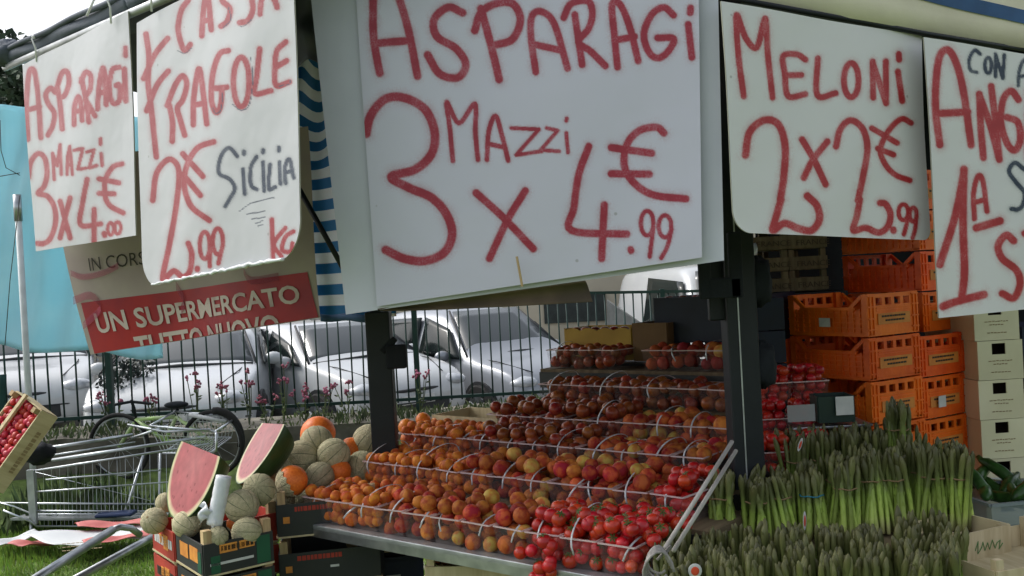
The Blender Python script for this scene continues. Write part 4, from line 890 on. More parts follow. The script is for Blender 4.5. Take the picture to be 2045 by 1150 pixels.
# tomato punnets on the far right of the corner post
TP = [(3.02, .99, [.80, .93]), (3.18, 1.07, [.84, .97]), (3.34, 1.17, [.90, 1.03])]
tk = thing('tomato_stand', 'low stepped stand carrying the tomato punnets right of the corner post', 'stand', (.95, 3.1, 0))
for D, z, xs in TP: MB().box(((xs[0] + xs[-1]) / 2 - .95, D + .06 - 3.1, z - .02), (xs[-1] - xs[0] + .16, .16, .03)).build('shelf', M_dark, tk)
for x in (-.15, .15):
    MB().box((x, .1, .48), (.03, .03, .96)).build('leg', M_dark, tk)
pun0 = None
for r_i, (D, z, xs) in enumerate(TP):
    for i, x in enumerate(xs):
        lab = 'clear punnet of small tomatoes right of the corner post, %s row, %s from left' % (['lowest', 'middle', 'highest'][r_i], ORD[i])
        if pun0 is None:
            pun0 = thing('tomato_punnet', lab, 'punnet', (x, D, z), 0, 'tomato punnets right of the post')
            k = MB(); k.add([(-.055, 0, 0), (.055, 0, 0), (.055, .11, 0), (-.055, .11, 0), (-.062, -.006, .07), (.062, -.006, .07), (.062, .116, .07), (-.062, .116, .07)], [(0, 3, 2, 1), (0, 1, 5, 4), (1, 2, 6, 5), (2, 3, 7, 6), (3, 0, 4, 7)]); k.build('tub', M_basket, pun0)
            k = MB()
            for a, b in (((-.062, -.006, .07), (.062, -.006, .07)), ((.062, -.006, .07), (.062, .116, .07)), ((.062, .116, .07), (-.062, .116, .07)), ((-.062, .116, .07), (-.062, -.006, .07))): k.bar(a, b, .005, .004)
            k.build('rim', M_rim, pun0)
        else: dup(pun0, (x, D, z), 0, lab)
        fill((x, D - .01, z), 0, 'tomato', .0185, 'small glossy tomato in a punnet, %s row right of the corner post' % ['lowest', 'middle', 'highest'][r_i], 'punnet tomatoes %s row' % ['lowest', 'middle', 'highest'][r_i], w=.115, depth=.11, heap=1.3)

# realise the fruit: the largest 300 of each kind as individuals, the rest as one mass
bykind = {}
for f in FRUITS: bykind.setdefault(f[0], []).append(f)
camv = Vector(CAM)
for kind, L_ in bykind.items():
    L_.sort(key=lambda f: (f[1] - camv).length / f[2])
    cat = {'apricot': 'apricot', 'peach': 'peach', 'nectarine': 'nectarine', 'tomato': 'tomato', 'orange': 'orange'}[kind]
    lim = 295 if kind != 'nectarine' else 250
    for idx, (kd, p_, r, lab, grp) in enumerate(L_[:lim]):
        pale = kd == 'peach' and rng.random() < .14
        me = FR['peach_pale', False][0] if pale else FR[kd, False][0]
        o = bpy.data.objects.new(kind, me); COL.objects.link(o); o.location = p_; o.scale = (r, r, r); o.rotation_euler = (rng.uniform(-1.2, 1.2), rng.uniform(-1.2, 1.2), rng.uniform(0, 6.28))
        tag(o, lab.replace('blushed', 'pale yellow') if pale else lab, cat, ('pale ' + grp) if pale else grp)
        if kind == 'tomato' and idx < 130: kid(calyx_me, 'calyx', o, (0, 0, 0)); o.rotation_euler = (rng.uniform(-.9, .9), rng.uniform(-.9, .9), rng.uniform(0, 6))
    rest = L_[lim:]
    if rest:
        k = MB(); src = FR[kind, True][1]
        for kd, p_, r, lab, grp in rest:
            R = Euler((rng.uniform(-1, 1), rng.uniform(-1, 1), rng.uniform(0, 6))).to_matrix() * r
            k.add([R @ Vector(v) + p_ for v in src.v], src.f)
        k.build({'apricot': 'apricots', 'peach': 'peaches', 'nectarine': 'nectarines', 'tomato': 'tomatoes'}.get(kind, 'fruit'), FR[kind, True][0].materials[0], smooth=True, kind='stuff')

# ------------------------------------------------------------------ boxes on top of the fruit bank
def open_box(name, label, cat, loc, rot, L, Wd, H, mt, th=.006, scallop=False, group=None, inside=None, posts=None, prints=None):
    t = thing(name, label, cat, loc, rot, group)
    for y in (0, Wd):
        k = MB()
        if scallop and y == 0:
            n = 40; vs = []
            for i in range(n + 1):
                x = i / n * L; z = H - .012 * (1 - abs(math.sin(i / n * PI * 4))) if .02 < i / n < .98 else H; vs += [(x, y - th / 2, 0), (x, y - th / 2, z), (x, y + th / 2, z), (x, y + th / 2, 0)]
            fs = []
            for i in range(n):
                a = 4 * i; b = a + 4
                for q in range(4): fs.append((a + q, a + (q + 1) % 4, b + (q + 1) % 4, b + q))
            k.add(vs, fs)
        else: k.box((L / 2, y, H / 2), (L, th, H))
        k.build('side_panel', mt, t)
    for x in (0, L): MB().box((x + (th if x == 0 else -th) * .0, Wd / 2, H / 2), (th, Wd - th - .002, H - .002)).build('end_panel', mt, t)
    MB().box((L / 2, Wd / 2, th / 2 + .002), (L - th, Wd - th, th)).build('base', inside or mt, t)
    if posts:
        for x in (.014, L - .014):
            for y in (.014, Wd - .014): MB().box((x, y, H / 2 + posts / 2), (.022, .022, H + posts)).build('corner_post', M_wood, t)
    return t
open_box('cardboard_box', 'ochre yellow cardboard box with scalloped upper edge on top of the fruit', 'box', tuple(tp(.14, 1.46, 1.27)), ang, .36, .2, .145, M_yellow, scallop=True)
open_box('cardboard_box', 'brown cardboard box beside the yellow one on top of the fruit', 'box', tuple(tp(.52, 1.44, 1.27)), ang, .17, .2, .165, M_brownbox)
open_box('plastic_crate', 'dark navy crate at the top of the fruit bank, left of the corner post', 'crate', tuple(tp(.60, 1.50, 1.345)), ang, .52, .28, .195, mat('navy_plastic', (.012, .02, .045), (.008, .012, .03), rough=.45), th=.012)
MB().box((.5, 1.62, 1.16), (.95, .26, .18)).build('shelf', M_blackcrate, tab)
for i in range(9): put_ = tp(.66 + i * .05, 1.53 + .03 * (i % 3), 1.525); o = bpy.data.objects.new('plum', FR['nectarine', False][0]); COL.objects.link(o); o.location = put_; o.scale = (.024,) * 3; tag(o, 'dark plum heaped in the navy crate at the top', 'plum', 'plums in the navy crate')
for i in range(6): put_ = tp(.18 + i * .052, 1.50, 1.395); o = bpy.data.objects.new('peach', FR['nectarine', False][0]); COL.objects.link(o); o.location = put_; o.scale = (.027,) * 3; tag(o, 'dark peach peeping over the scalloped edge of the yellow box', 'peach', 'peaches in the yellow box')

# ------------------------------------------------------------------ orange plastic crates
LD = Vector((-.5, .866, 0)); SD = Vector((.866, .5, 0)); crot = math.radians(30)
CL, CW, CH = .40, .30, .168
def make_orange():
    # local x along the short (printed) end, y inwards along the long side
    t = thing('orange_crate', 'x', 'crate', (0, 0, 0), crot, 'stacked orange plastic crates'); h = CH - .006; w = CW - .006; L = CL - .004
    k = MB(); th = .012
    k.box((w / 2, L / 2, .006), (w, L, .01))
    for x in (.02, w - .02):
        for y in (.014, L - .014): k.box((x, y, h / 2 + .003), (.04, .028, h - .004))
    for y in (.006, L - .006):
        k.box((w / 2, y, h - .008), (w - .08, th, .016)); k.box((w / 2, y, .50 * h), (w - .08, th, .42 * h)); k.box((w / 2, y, .03), (w - .08, th, .04))
        k.box((w / 2, y, .70 * h), (w - .08, th + .004, .008)); k.box((w / 2, y, .30 * h - .003), (w - .08, th - .003, .30 * h))
        for i in range(5): k.box((.04 + (w - .08) * (i / 4), y, .81 * h), ((w - .08) * .085, th - .001, .20 * h))
        for zz in (.60, .66): k.box((w / 2, y + (-.0075 if y < .1 else .0075), zz * h), (w - .1, .003, .004))
        for x in (.012, .032, w - .012, w - .032): k.box((x, y + (-.008 if y < .1 else .008), h / 2), (.004, .006, h * .92))
        for zz in (.16, .42, .70, .95): k.box((.022, y + (-.0085 if y < .1 else .0085), zz * h), (.042, .004, .005)); k.box((w - .022, y + (-.0085 if y < .1 else .0085), zz * h), (.042, .004, .005))
    for x in (.005, w - .005):
        zt = .66 * h
        k.box((x, L / 2, zt), (.012, L - .12, .012))
        for y0, y1 in ((.028, .085), (L - .028, L - .085)): k.bar((x, y0, h - .008), (x, y1, zt), .012, .014); 
        for i in range(11): k.box((x, .04 + (L - .08) * i / 10, zt * .5), (.008, .007, zt))
        for zz in (.12, .3, .48, .66, .84): k.box((x, L / 2, zz * zt), (.006, L - .05, .006))
        k.box((x + (.003 if x < .1 else -.003), L / 2, zt * .5), (.002, L - .06, zt * .94))
    k.build('body', M_orange, t)
    MB().box((w / 2, -.0025, .40 * h), (w - .11, .003, .26 * h)).build('label_panel', M_amber, t)
    k = MB()
    for r_, zz in enumerate((.46, .36)):
        x = .075 + r_ * .02
        while x < w - .08 - r_ * .02: l_ = rng.uniform(.006, .016); k.box((x + l_ / 2, -.0045, zz * h), (l_, .0012, .007)); x += l_ + .003
    k.build('print', M_print, t)
    return t
oc0 = make_orange(); ocn = 0
def ocrate(pos, label, r=0):
    global ocn
    if ocn == 0: oc0.location = pos; oc0['label'] = label
    else: dup(oc0, pos, crot + r, label)
    ocn += 1
O1 = Vector((1.335, 3.60, 0))
for i in range(6): ocrate(tuple(O1 + Vector((rng.normal() * .004, rng.normal() * .004, 1.53 - CH * (i + 1)))), 'bright orange crate in the near left stack, %s from the top' % ORD[i], rng.normal() * .01)
O2 = O1 + SD * .305 + Vector((0, .01, 0))
for i in range(5): ocrate(tuple(O2 + Vector((rng.normal() * .004, rng.normal() * .004, 1.345 - CH * (i + 1)))), 'orange crate in the stack beside the cream boxes, %s from the top' % ORD[i], rng.normal() * .01)
for ci, (off, zt, nn, lab) in enumerate([(O2 + Vector((.075, .13, 0)), 1.345 + 4 * CH + .002, 4, 'orange crate set back on the stack beside the cream boxes'), (O1 + LD * .43 + SD * .31, 1.50, 4, 'shaded orange crate behind the near stack'), (O1 + LD * .43, 1.53, 4, 'shaded orange crate under the wooden crates')]):
    for i in range(nn): ocrate(tuple(off + Vector((0, 0, zt - CH * (i + 1)))), '%s, %s from the top' % (lab, ORD[i]))
# pallets under the stacks
for i, (q, zt, lab) in enumerate(((O1, .522, 'left'), (O2, .505, 'right'))):
    o = thing('pallet_box', 'wooden support box under the %s stack of orange crates' % lab, 'box', tuple(q), crot); MB().box((CW / 2, CL / 2, zt / 2), (CW - .02, CL - .02, zt - .003)).build('body', M_woodgrey, o)
for q, zt in ((O1 + LD * .43 + SD * .31, 1.50 - 4 * CH), (O1 + LD * .43, 1.53 - 4 * CH)):
    o = thing('pallet_box', 'wooden support box behind, under the shaded orange crates', 'box', tuple(q), crot, 'hidden supports'); MB().box((CW / 2, CL / 2, zt / 2), (CW - .02, CL - .02, zt - .003)).build('body', M_woodgrey, o)
# paper notes on crates
for i, (off, z) in enumerate(((O1 + LD * .20, 1.53 - CH + .055), )):
    k = MB(); k.box((0, 0, 0), (.002, .055, .035)); o = k.build('paper_label', M_white); o.location = off + Vector((0, 0, z)) - SD * .006; o.rotation_euler = (0, 0, crot); tag(o, 'white paper label on the long side of the top orange crate', 'label')
q = O2 + SD * .11 - LD * .008 + Vector((0, 0, 1.345 - CH * 1.62)); k = MB(); k.box((0, 0, 0), (.045, .002, .045)); o = k.build('paper_label', M_white); o.location = q; o.rotation_euler = (0, 0, crot); tag(o, 'white paper label on the front of the orange crate beside the cream boxes', 'label')

# ------------------------------------------------------------------ wooden FRANCE crates and the dark crates under them
def wood_crate(name, label, loc, rot, L, Wd, H, m_, words=None, group=None, cat='crate', post=.03, fruit=None, textm=None, low=.0):
    t = thing(name, label, cat, loc, rot, group)
    hb = H - post
    for y in (0, Wd): MB().box((L / 2, y, hb / 2 + .004), (L - .004, .006, hb)).build('side_panel', m_, t)
    for x in (0, L): MB().box((x, Wd / 2, hb / 2 + .004), (.006, Wd - .008, hb)).build('end_panel', m_, t)
    MB().box((L / 2, Wd / 2, .003), (L - .01, Wd - .01, .005)).build('base', m_, t)
    for x in (.016, L - .016):
        for y in (.013, Wd - .013): MB().box((x, y, H / 2 + .001), (.024, .018, H - .002)).build('corner_post', M_woodpale if m_ is not M_woodgrey else M_woodgrey, t)
    if words: text('lettering', words, hb * .62, textm or M_print, t, (L * .2, -.0042, hb * .3), (PI / 2, 0, 0), sx=1.2)
    return t
wc = Vector((1.07, 4.10, 0)); fr0 = None; q = []
for col in range(2):
    for i in range(4):
        z = 1.535 + .092 * i; base = Vector((1.02 + col * .185, 4.08 + col * .05, z)); ng = 'left' if col == 0 else 'right'
        lab = 'shallow grey wooden crate printed FRANCE, %s stack, %s from the bottom' % (ng, ORD[i])
        if fr0 is None: fr0 = wood_crate('wooden_crate', lab, tuple(base), .12, .178, .3, .090, M_woodgrey, 'FRANCE', 'shallow wooden crates', post=.035, textm=mat('faded_crate_ink', (.09, .065, .04), rough=.8))
        else: dup(fr0, tuple(base), .12 + rng.normal() * .03, lab)
t = thing('shelf_rack', 'dark rack board carrying the wooden crates', 'shelf', (1.2, 4.15, 0)); MB().box((0, .1, 1.52), (.46, .38, .02)).build('board', M_dark, t)
for x in (-.2, .2): MB().box((x, .2, .755), (.03, .03, 1.51)).build('leg', M_dark, t)
for i in range(4):
    lab = 'dark blue plastic crate in the stack right of the corner post, %s from the top' % ORD[i]
    o = open_box('plastic_crate', lab, 'crate', (.95, 3.74, 1.40 - .13 * i), .1, .115, .2, .125, M_bluecrate, th=.01, group='dark blue crates right of the post')
t = thing('pallet_box', 'support under the dark blue crates', 'box', (.95, 3.74, 0), .1); MB().box((.057, .1, .5), (.10, .18, .99)).build('body', M_dark, t)
q = P(1487, 515, 3.9); k = MB(); k.grid(lambda a, b: (q.x + .10 * (a - .5), q.y + .02 * math.sin(b * 7 + a * 3), q.z - .10 * b + .05 + .01 * math.sin(a * 8)), 8, 8); tag(k.build('plastic_bag', M_film, smooth=True, solid=.002, loc=tuple(q)), 'crumpled pale plastic bag beside the wooden crates', 'bag')

# ------------------------------------------------------------------ cream cardboard boxes
cb0 = None
for i in range(6):
    h = .158; z = 1.465 - h * i - h; lab = 'cream cardboard box with a hand hole, %s from the top of its stack' % ORD[i]
    if cb0 is None:
        cb0 = thing('cardboard_box', lab, 'box', (1.835, 3.80, z), .06, 'stacked cream boxes'); w, d, hh, th = .185, .4, h - .002, .005; hw_, hh_ = .056, .044; hx = w * .47; hz = hh - .033
        k = MB(); k.box((w / 2, 0, (hz - hh_ / 2) / 2), (w, th, hz - hh_ / 2)); k.box(((hx - hw_ / 2) / 2, 0, hz), (hx - hw_ / 2, th, hh_)); k.box(((w + hx + hw_ / 2) / 2, 0, hz), (w - hx - hw_ / 2, th, hh_)); k.box((w / 2, 0, (hz + hh_ / 2 + hh) / 2), (w, th, hh - hz - hh_ / 2))
        k.box((0 + th / 2, d / 2 + .003, hh / 2), (th, d, hh)); k.box((w - th / 2, d / 2 + .003, hh / 2), (th, d, hh)); k.box((w / 2, d, hh / 2), (w - .01, th, hh)); k.box((w / 2, d / 2, .004), (w - .012, d - .01, .005)); k.box((w / 2, d / 2 + .004, hh - .003), (w - .012, d - .01, .004)); k.build('body', M_cream, cb0)
        k = MB(); k.box((w / 2, .10, hh / 2), (w - .02, .01, hh - .02)); k.build('inside', M_hole, cb0)  # dark panel stands in for the shade seen through the hand hole
        k = MB()
        for zz, n_, w0 in ((.075, 6, .10), (.062, 4, .06), (.03, 5, .08)):
            x = w / 2 - w0 / 2
            while x < w / 2 + w0 / 2: l_ = rng.uniform(.005, .014); k.box((x + l_ / 2, -.0035, zz + rng.normal() * .001), (l_, .001, .0035)); x += l_ + .003
        k.build('print', M_printfade, cb0)
    else: dup(cb0, (1.835 + .002 * i + rng.normal() * .003, 3.80, z), .06 + rng.normal() * .012, lab)
t = thing('pallet_box', 'support under the cream boxes', 'box', (1.84, 3.82, 0), .06); MB().box((.09, .2, .257), (.17, .36, .512)).build('body', M_woodgrey, t)
k = MB(); k.box((0, 0, 0), (.05, .002, .045)); o = k.build('paper_label', M_white); o.location = P(1992, 965, 3.76); tag(o, 'white paper label low on the cream boxes', 'label')
open_box('plastic_crate', 'dark blue crate at the right edge behind the cream boxes', 'crate', (2.12, 3.98, 1.08), .05, .3, .3, .26, M_bluecrate)
t = thing('pallet_box', 'support at the right edge under the dark blue crate', 'box', (2.12, 3.98, 0), .05); MB().box((.15, .15, .53), (.28, .28, 1.06)).build('body', M_cream, t)

# ------------------------------------------------------------------ asparagus
def spear_mesh(bendx, tipw):
    k = MB(); pts = []; rs = []; prof = [(0, .0056), (.05, .0058), (.11, .0056), (.16, .0054), (.185, .0058), (.20, .0066 * tipw), (.217, .0064 * tipw), (.231, .0048), (.239, .0022), (.242, .0004)]
    for z, r in prof: pts.append((bendx * (z / .24) ** 2, 0, z)); rs.append(r)
    k.tube(pts, rs, 7)
    for j in range(14):                # bracts
        z = .06 + j * .0115 if j < 8 else .155 + (j - 8) * .013; a = j * 2.4; r = .0056; d = Vector((math.cos(a), math.sin(a), 0)); sd_ = Vector((-d.y, d.x, 0)) * .0035; c = Vector((bendx * (z / .24) ** 2, 0, z))
        k.add([c + d * r * .9 - sd_, c + d * r * 1.0 + sd_, c + d * r * 1.35 + Vector((0, 0, .015)), ], [(0, 1, 2)])
    me = bpy.data.meshes.new('spear'); me.from_pydata(k.v, [], k.f); me.polygons.foreach_set('use_smooth', [True] * len(me.polygons)); return me
def spear_mat():
    M = mat('asparagus_skin', (.1, .2, .03), rough=.42); n = M.node_tree; L = n.links; b = n.nodes['Principled BSDF']
    tc = n.nodes.new('ShaderNodeTexCoord'); sx = n.nodes.new('ShaderNodeSeparateXYZ'); L.new(tc.outputs['Object'], sx.inputs[0])
    nz = n.nodes.new('ShaderNodeTexNoise'); nz.inputs['Scale'].default_value = 60; L.new(tc.outputs['Object'], nz.inputs['Vector'])
    ma = n.nodes.new('ShaderNodeMath'); ma.operation = 'MULTIPLY_ADD'; ma.inputs[1].default_value = .05; L.new(nz.outputs['Fac'], ma.inputs[0]); L.new(sx.outputs['Z'], ma.inputs[2])
    mr = n.nodes.new('ShaderNodeMapRange'); mr.inputs['From Min'].default_value = .02; mr.inputs['From Max'].default_value = .26; L.new(ma.outputs[0], mr.inputs[0])
    rp = n.nodes.new('ShaderNodeValToRGB'); e = rp.color_ramp.elements; e[0].position = 0; e[0].color = (.62, .62, .30, 1); e[1].position = 1; e[1].color = (.105, .105, .035, 1)
    for p_, c in ((.25, (.40, .52, .11)), (.52, (.27, .39, .07)), (.72, (.12, .15, .045))): q = e.new(p_); q.color = (*c, 1)
    L.new(mr.outputs[0], rp.inputs[0]); oi = n.nodes.new('ShaderNodeObjectInfo'); hs = n.nodes.new('ShaderNodeHueSaturation'); m2 = n.nodes.new('ShaderNodeMapRange'); m2.inputs['To Min'].default_value = .6; m2.inputs['To Max'].default_value = 1.4
    L.new(oi.outputs['Random'], m2.inputs[0]); L.new(m2.outputs[0], hs.inputs['Value']); L.new(rp.outputs[0], hs.inputs['Color']); L.new(hs.outputs[0], b.inputs['Base Color']); return M
M_sp = spear_mat(); SPM = [spear_mesh(b, t_) for b, t_ in ((0, 1), (.010, 1.15), (-.012, .95), (.018, 1.1))]
for me in SPM: me.materials.append(M_sp)
M_band = mat('rubber_band', (.30, .20, .10), rough=.7); M_bandb = mat('blue_rubber_band', (.03, .22, .32), rough=.6)
def bundle(loc, label, group, flare=1.0, ns=18, hs=1.0, band=None, lean=(0, 0)):
    t = thing('asparagus_bundle', label, 'asparagus', loc, rng.uniform(0, 6), group); t.rotation_euler = (lean[0], lean[1], t.rotation_euler[2])
    for i in range(ns):
        outer = i < ns * .62
        a = 2 * PI * i / (ns * .62) + rng.normal() * .12 if outer else rng.uniform(0, 6.28); rw = (.025 if outer else .012) + rng.normal() * .002
        rb = rw * (1 + .55 * flare) + rng.normal() * .003; hz = .24 * hs; zb = .155 * hs
        tilt = math.atan2(rb - rw, zb); tw = rng.normal() * .06
        kid(SPM[rng.integers(0, 4)], 'spear', t, (math.cos(a) * rb, math.sin(a) * rb, rng.uniform(0, .008)), Euler((tw, -tilt, 0)).to_matrix().to_4x4().to_euler() if 0 else (Matrix.Rotation(a, 3, 'Z') @ Matrix.Rotation(-tilt + rng.normal() * .04, 3, 'Y') @ Matrix.Rotation(tw, 3, 'X') @ Matrix.Rotation(rng.uniform(0, 6), 3, 'Z')).to_euler(), (*((rng.uniform(1.0, 1.55),) * 2), hs * rng.uniform(.90, 1.05)))
    k = MB(); k.tube([(math.cos(2 * PI * j / 16) * .0345, math.sin(2 * PI * j / 16) * .0345, .158 * hs + .002 * math.sin(j * 2)) for j in range(17)], .0022, 5, cap=False); k.build('band', band or M_band, t, smooth=True)
    return t
nbun = 0
for ri, (D, z) in enumerate(((2.30, .68), (2.39, .68), (2.48, .685), (2.58, .69))):
    x0 = .365 + .03 * (ri % 2); x1 = 1.01 + (D - 2.3) * .5
    n = 8
    for i in range(n):
        x = x0 + (x1 - x0) * i / (n - 1) + rng.normal() * .005; bundle((x, D + rng.normal() * .006, z + rng.uniform(0, .028)), 'asparagus bundle in the lowest tray, %s row back, %s from the left' % (ORD[ri], ORD[i]), 'asparagus bundles in the lowest tray', ns=20, flare=.7, lean=(rng.normal() * .04, rng.normal() * .04))
for ri, D in enumerate((2.80, 2.89)):
    for i in range(9):
        x = .585 + .088 * i + (.02 if ri else 0); up_ = .0 if i < 5 else .035
        bundle((x + rng.normal() * .004, D + (.03 if i > 4 else 0), .838 + up_ * .0), 'tall asparagus bundle in the middle row, %s, %s from the left' % (('front line', 'back line')[ri], ORD[i]), 'asparagus bundles in the middle row', ns=19, flare=1.1 if i < 5 else 1.35, hs=(.84 if i < 4 else 1.0) * rng.uniform(.95, 1.04), band=M_bandb if (i == 3 and ri == 0) else None, lean=(rng.normal() * .03, rng.normal() * .05))
for ri, D in enumerate((3.00, 3.10)):
    for i in range(5):
        bundle((.87 + .085 * i + rng.normal() * .005, D, .875), 'asparagus bundle in the upper group, %s line, %s from the left' % (('front', 'back')[ri], ORD[i]), 'asparagus bundles in the upper group', ns=15, flare=.6)
bundle((1.20, 3.02, .955), 'single asparagus bundle standing highest, in front of the orange crates', None, ns=20, flare=.9)
st = thing('asparagus_table', 'stepped table under the asparagus bundles', 'table', (.9, 2.8, 0))
MB().box((-.14, -.34, .668), (.92, .42, .02)).build('shelf', M_woodgrey, st)
MB().box((.05, .04, .825), (.86, .24, .02)).build('shelf', M_woodgrey, st)
MB().box((.17, .26, .862), (.52, .2, .02)).build('shelf', M_woodgrey, st)
MB().box((.30, .22, .935), (.12, .12, .03)).build('riser', M_woodgrey, st)
for x in (-.5, .3):
    for y in (-.5, .25): MB().box((x, y, .355), (.04, .04, .71)).build('leg', M_dark, st)
# small round price tags on bundles
for i, (px, py, D, rx, rz, rot) in enumerate([(1388, 1140, 2.27, .017, .018, .1), (1598, 888, 2.95, .006, .022, .35), (1607, 1040, 2.745, .005, .028, .05)]):
    c = P(px, py, D); k = MB(); k.sphere((0, 0, 0), (rx, .002, rz), 16, 8); o = k.build('produce_tag', M_white, smooth=True); o.location = c; o.rotation_euler = (0, rot, 0)
    tag(o, ['round white and red tag on a bundle in the lowest tray', 'narrow white tag stuck in the upper asparagus group', 'long white and red tag on a middle row bundle'][i], 'tag')
    k = MB(); k.sphere((0, -.002, 0), (rx * .6, .0015, rz * .6), 12, 6); k.build('red_mark', mat('tag_red', (.7, .08, .03), rough=.6), o, smooth=True)

# pale wooden tray at the right end of the asparagus
a = P(1922, 1085, 2.62); t = wood_crate('wooden_tray', 'pale wooden tray with green handwriting at the right end of the asparagus', tuple(Vector((a.x, a.y, .79))), .42, .19, .17, .092, M_woodpale, None, cat='tray', post=.004)
k = MB(); pts = [(.05, .045), (.07, .07), (.065, .035), (.09, .05), (.10, .065), (.11, .04), (.13, .06), (.14, .04), (.16, .065), (.175, .04), (.19, .055), (.21, .06), (.20, .035), (.225, .05)]
k.tube([(x * .62 + .012, -.0045, z - .004) for x, z in pts], .0013, 5); k.build('handwriting', mat('green_ink', (.10, .25, .08), rough=.7), t)
a = P(1990, 1150, 2.35); wood_crate('wooden_tray', 'corner of a second pale tray at the lower right edge', (a.x, a.y, .80), .3, .4, .3, .09, M_woodpale, None, cat='tray')
# courgettes in a clear bin
cbn = P(1985, 1060, 3.05); t = thing('plastic_bin', 'translucent grey bin of green courgettes at the right edge', 'bin', (cbn.x, cbn.y, .72), .15)
M_bin = clear_mat('grey_bin_plastic', (.30, .36, .40), .6, .3)
k = MB(); k.add([(0, 0, 0), (.34, 0, 0), (.34, .24, 0), (0, .24, 0), (-.02, -.02, .13), (.36, -.02, .13), (.36, .26, .13), (-.02, .26, .13)], [(0, 3, 2, 1), (0, 1, 5, 4), (1, 2, 6, 5), (2, 3, 7, 6), (3, 0, 4, 7)]); k.build('tub', M_bin, t)
k = MB(); r_ = [(-.02, -.02, .13), (.36, -.02, .13), (.36, .26, .13), (-.02, .26, .13)]
for p0, p1 in zip(r_, r_[1:] + r_[:1]): k.bar(p0, p1, .012, .01)
k.build('rim', M_bin, t)
MB().box((.15, .12, -.365), (.3, .2, .71)).build('stand', M_dark, t)
M_cou = mat('courgette_skin', (.045, .13, .025), (.02, .06, .012), scale=40, rough=.3, stretch=(1, 1, .1), rnd=.2)
k = MB(); pts = [(0, 0, 0), (.03, 0, .004), (.10, 0, .012), (.16, 0, .010), (.18, 0, .006), (.20, 0, .012)]; k.tube(pts, [.006, .019, .022, .019, .012, .008], 12)
cme = bpy.data.meshes.new('courgette'); cme.from_pydata(k.v, [], k.f); cme.materials.append(M_cou); cme.polygons.foreach_set('use_smooth', [True] * len(cme.polygons))
for i in range(13):
    o = bpy.data.objects.new('courgette', cme); COL.objects.link(o); yy = .02 + .2 * rng.random()
    o.location = Vector((cbn.x, cbn.y, .72)) + Vector((.02 + .022 * i, yy, .09 + .05 * rng.random())); o.rotation_euler = (0, rng.uniform(-.5, .2), rng.uniform(.3, 2.2)); tag(o, 'green courgette in the translucent bin, %s from the left' % ORD[i], 'courgette', 'courgettes in the bin')
# scale-like dark box on a metal tray
q = P(1650, 850, 3.12); t = thing('metal_tray', 'thin metal tray carrying the small dark box above the asparagus', 'tray', (q.x - .1, q.y, q.z))
MB().box((.12, .07, -.004), (.26, .16, .008)).build('plate', M_steel, t, bevel=.002); MB().box((.12, .12, -q.z / 2 - .006), (.03, .03, q.z - .02)).build('support', M_dark, t)
open_box('plastic_box', 'small dark green box with white label beside the tomato punnets', 'box', tuple(P(1636, 845, 3.10)), -.05, .115, .1, .085, mat('dark_green_plastic', (.012, .035, .03), rough=.4), th=.006)
k = MB(); k.box((0, 0, 0), (.058, .002, .06)); o = k.build('paper_label', M_white); o.location = P(1687, 810, 3.08); tag(o, 'white paper label on the small dark green box', 'label')
k = MB(); k.box((0, 0, 0), (.09, .002, .055)); o = k.build('paper_label', clear_mat('dusty_clear', (.4, .42, .45), .6)); o.location = P(1600, 825, 3.09); tag(o, 'greyish clear plastic card beside the small dark box', 'card')

# diagonal poles and the coil of rope
for i, (p0, p1) in enumerate((((1462, 882, 2.45), (1328, 1095, 2.12)), ((1470, 900, 2.47), (1345, 1100, 2.14)))):
    a, b = P(*p0), P(*p1); tag(MB().tube([a, a.lerp(b, .5), b], .0055, 8).build('pole', mat('weathered_rod', (.42, .40, .37), (.28, .26, .24), rough=.6), smooth=True, loc=tuple(b)), ['thin grey rod leaning on the corner post, left of the pair', 'thin grey rod leaning on the corner post, right of the pair'][i], 'rod', 'leaning rods')
k = MB(); c = P(1312, 1118, 2.10)
for j in range(5):
    pts = [c + Vector((math.cos(a) * (.022 + .003 * j), .01 * math.sin(a * 2) - .004 * j, math.sin(a) * (.03 + .004 * j) - .006 * j)) for a in np.linspace(0, 5.5, 14)]; k.tube(pts, .0032, 6)
k.tube([c, P(1340, 1090, 2.12), P(1330, 1105, 2.11)], .0035, 6); k.tube([c + Vector((0, 0, -.03)), c + Vector((.01, 0, -.3))], .0035, 6)
tag(k.build('rope', M_rope, smooth=True, loc=tuple(c)), 'grey rope coiled round the lower ends of the leaning rods', 'rope')

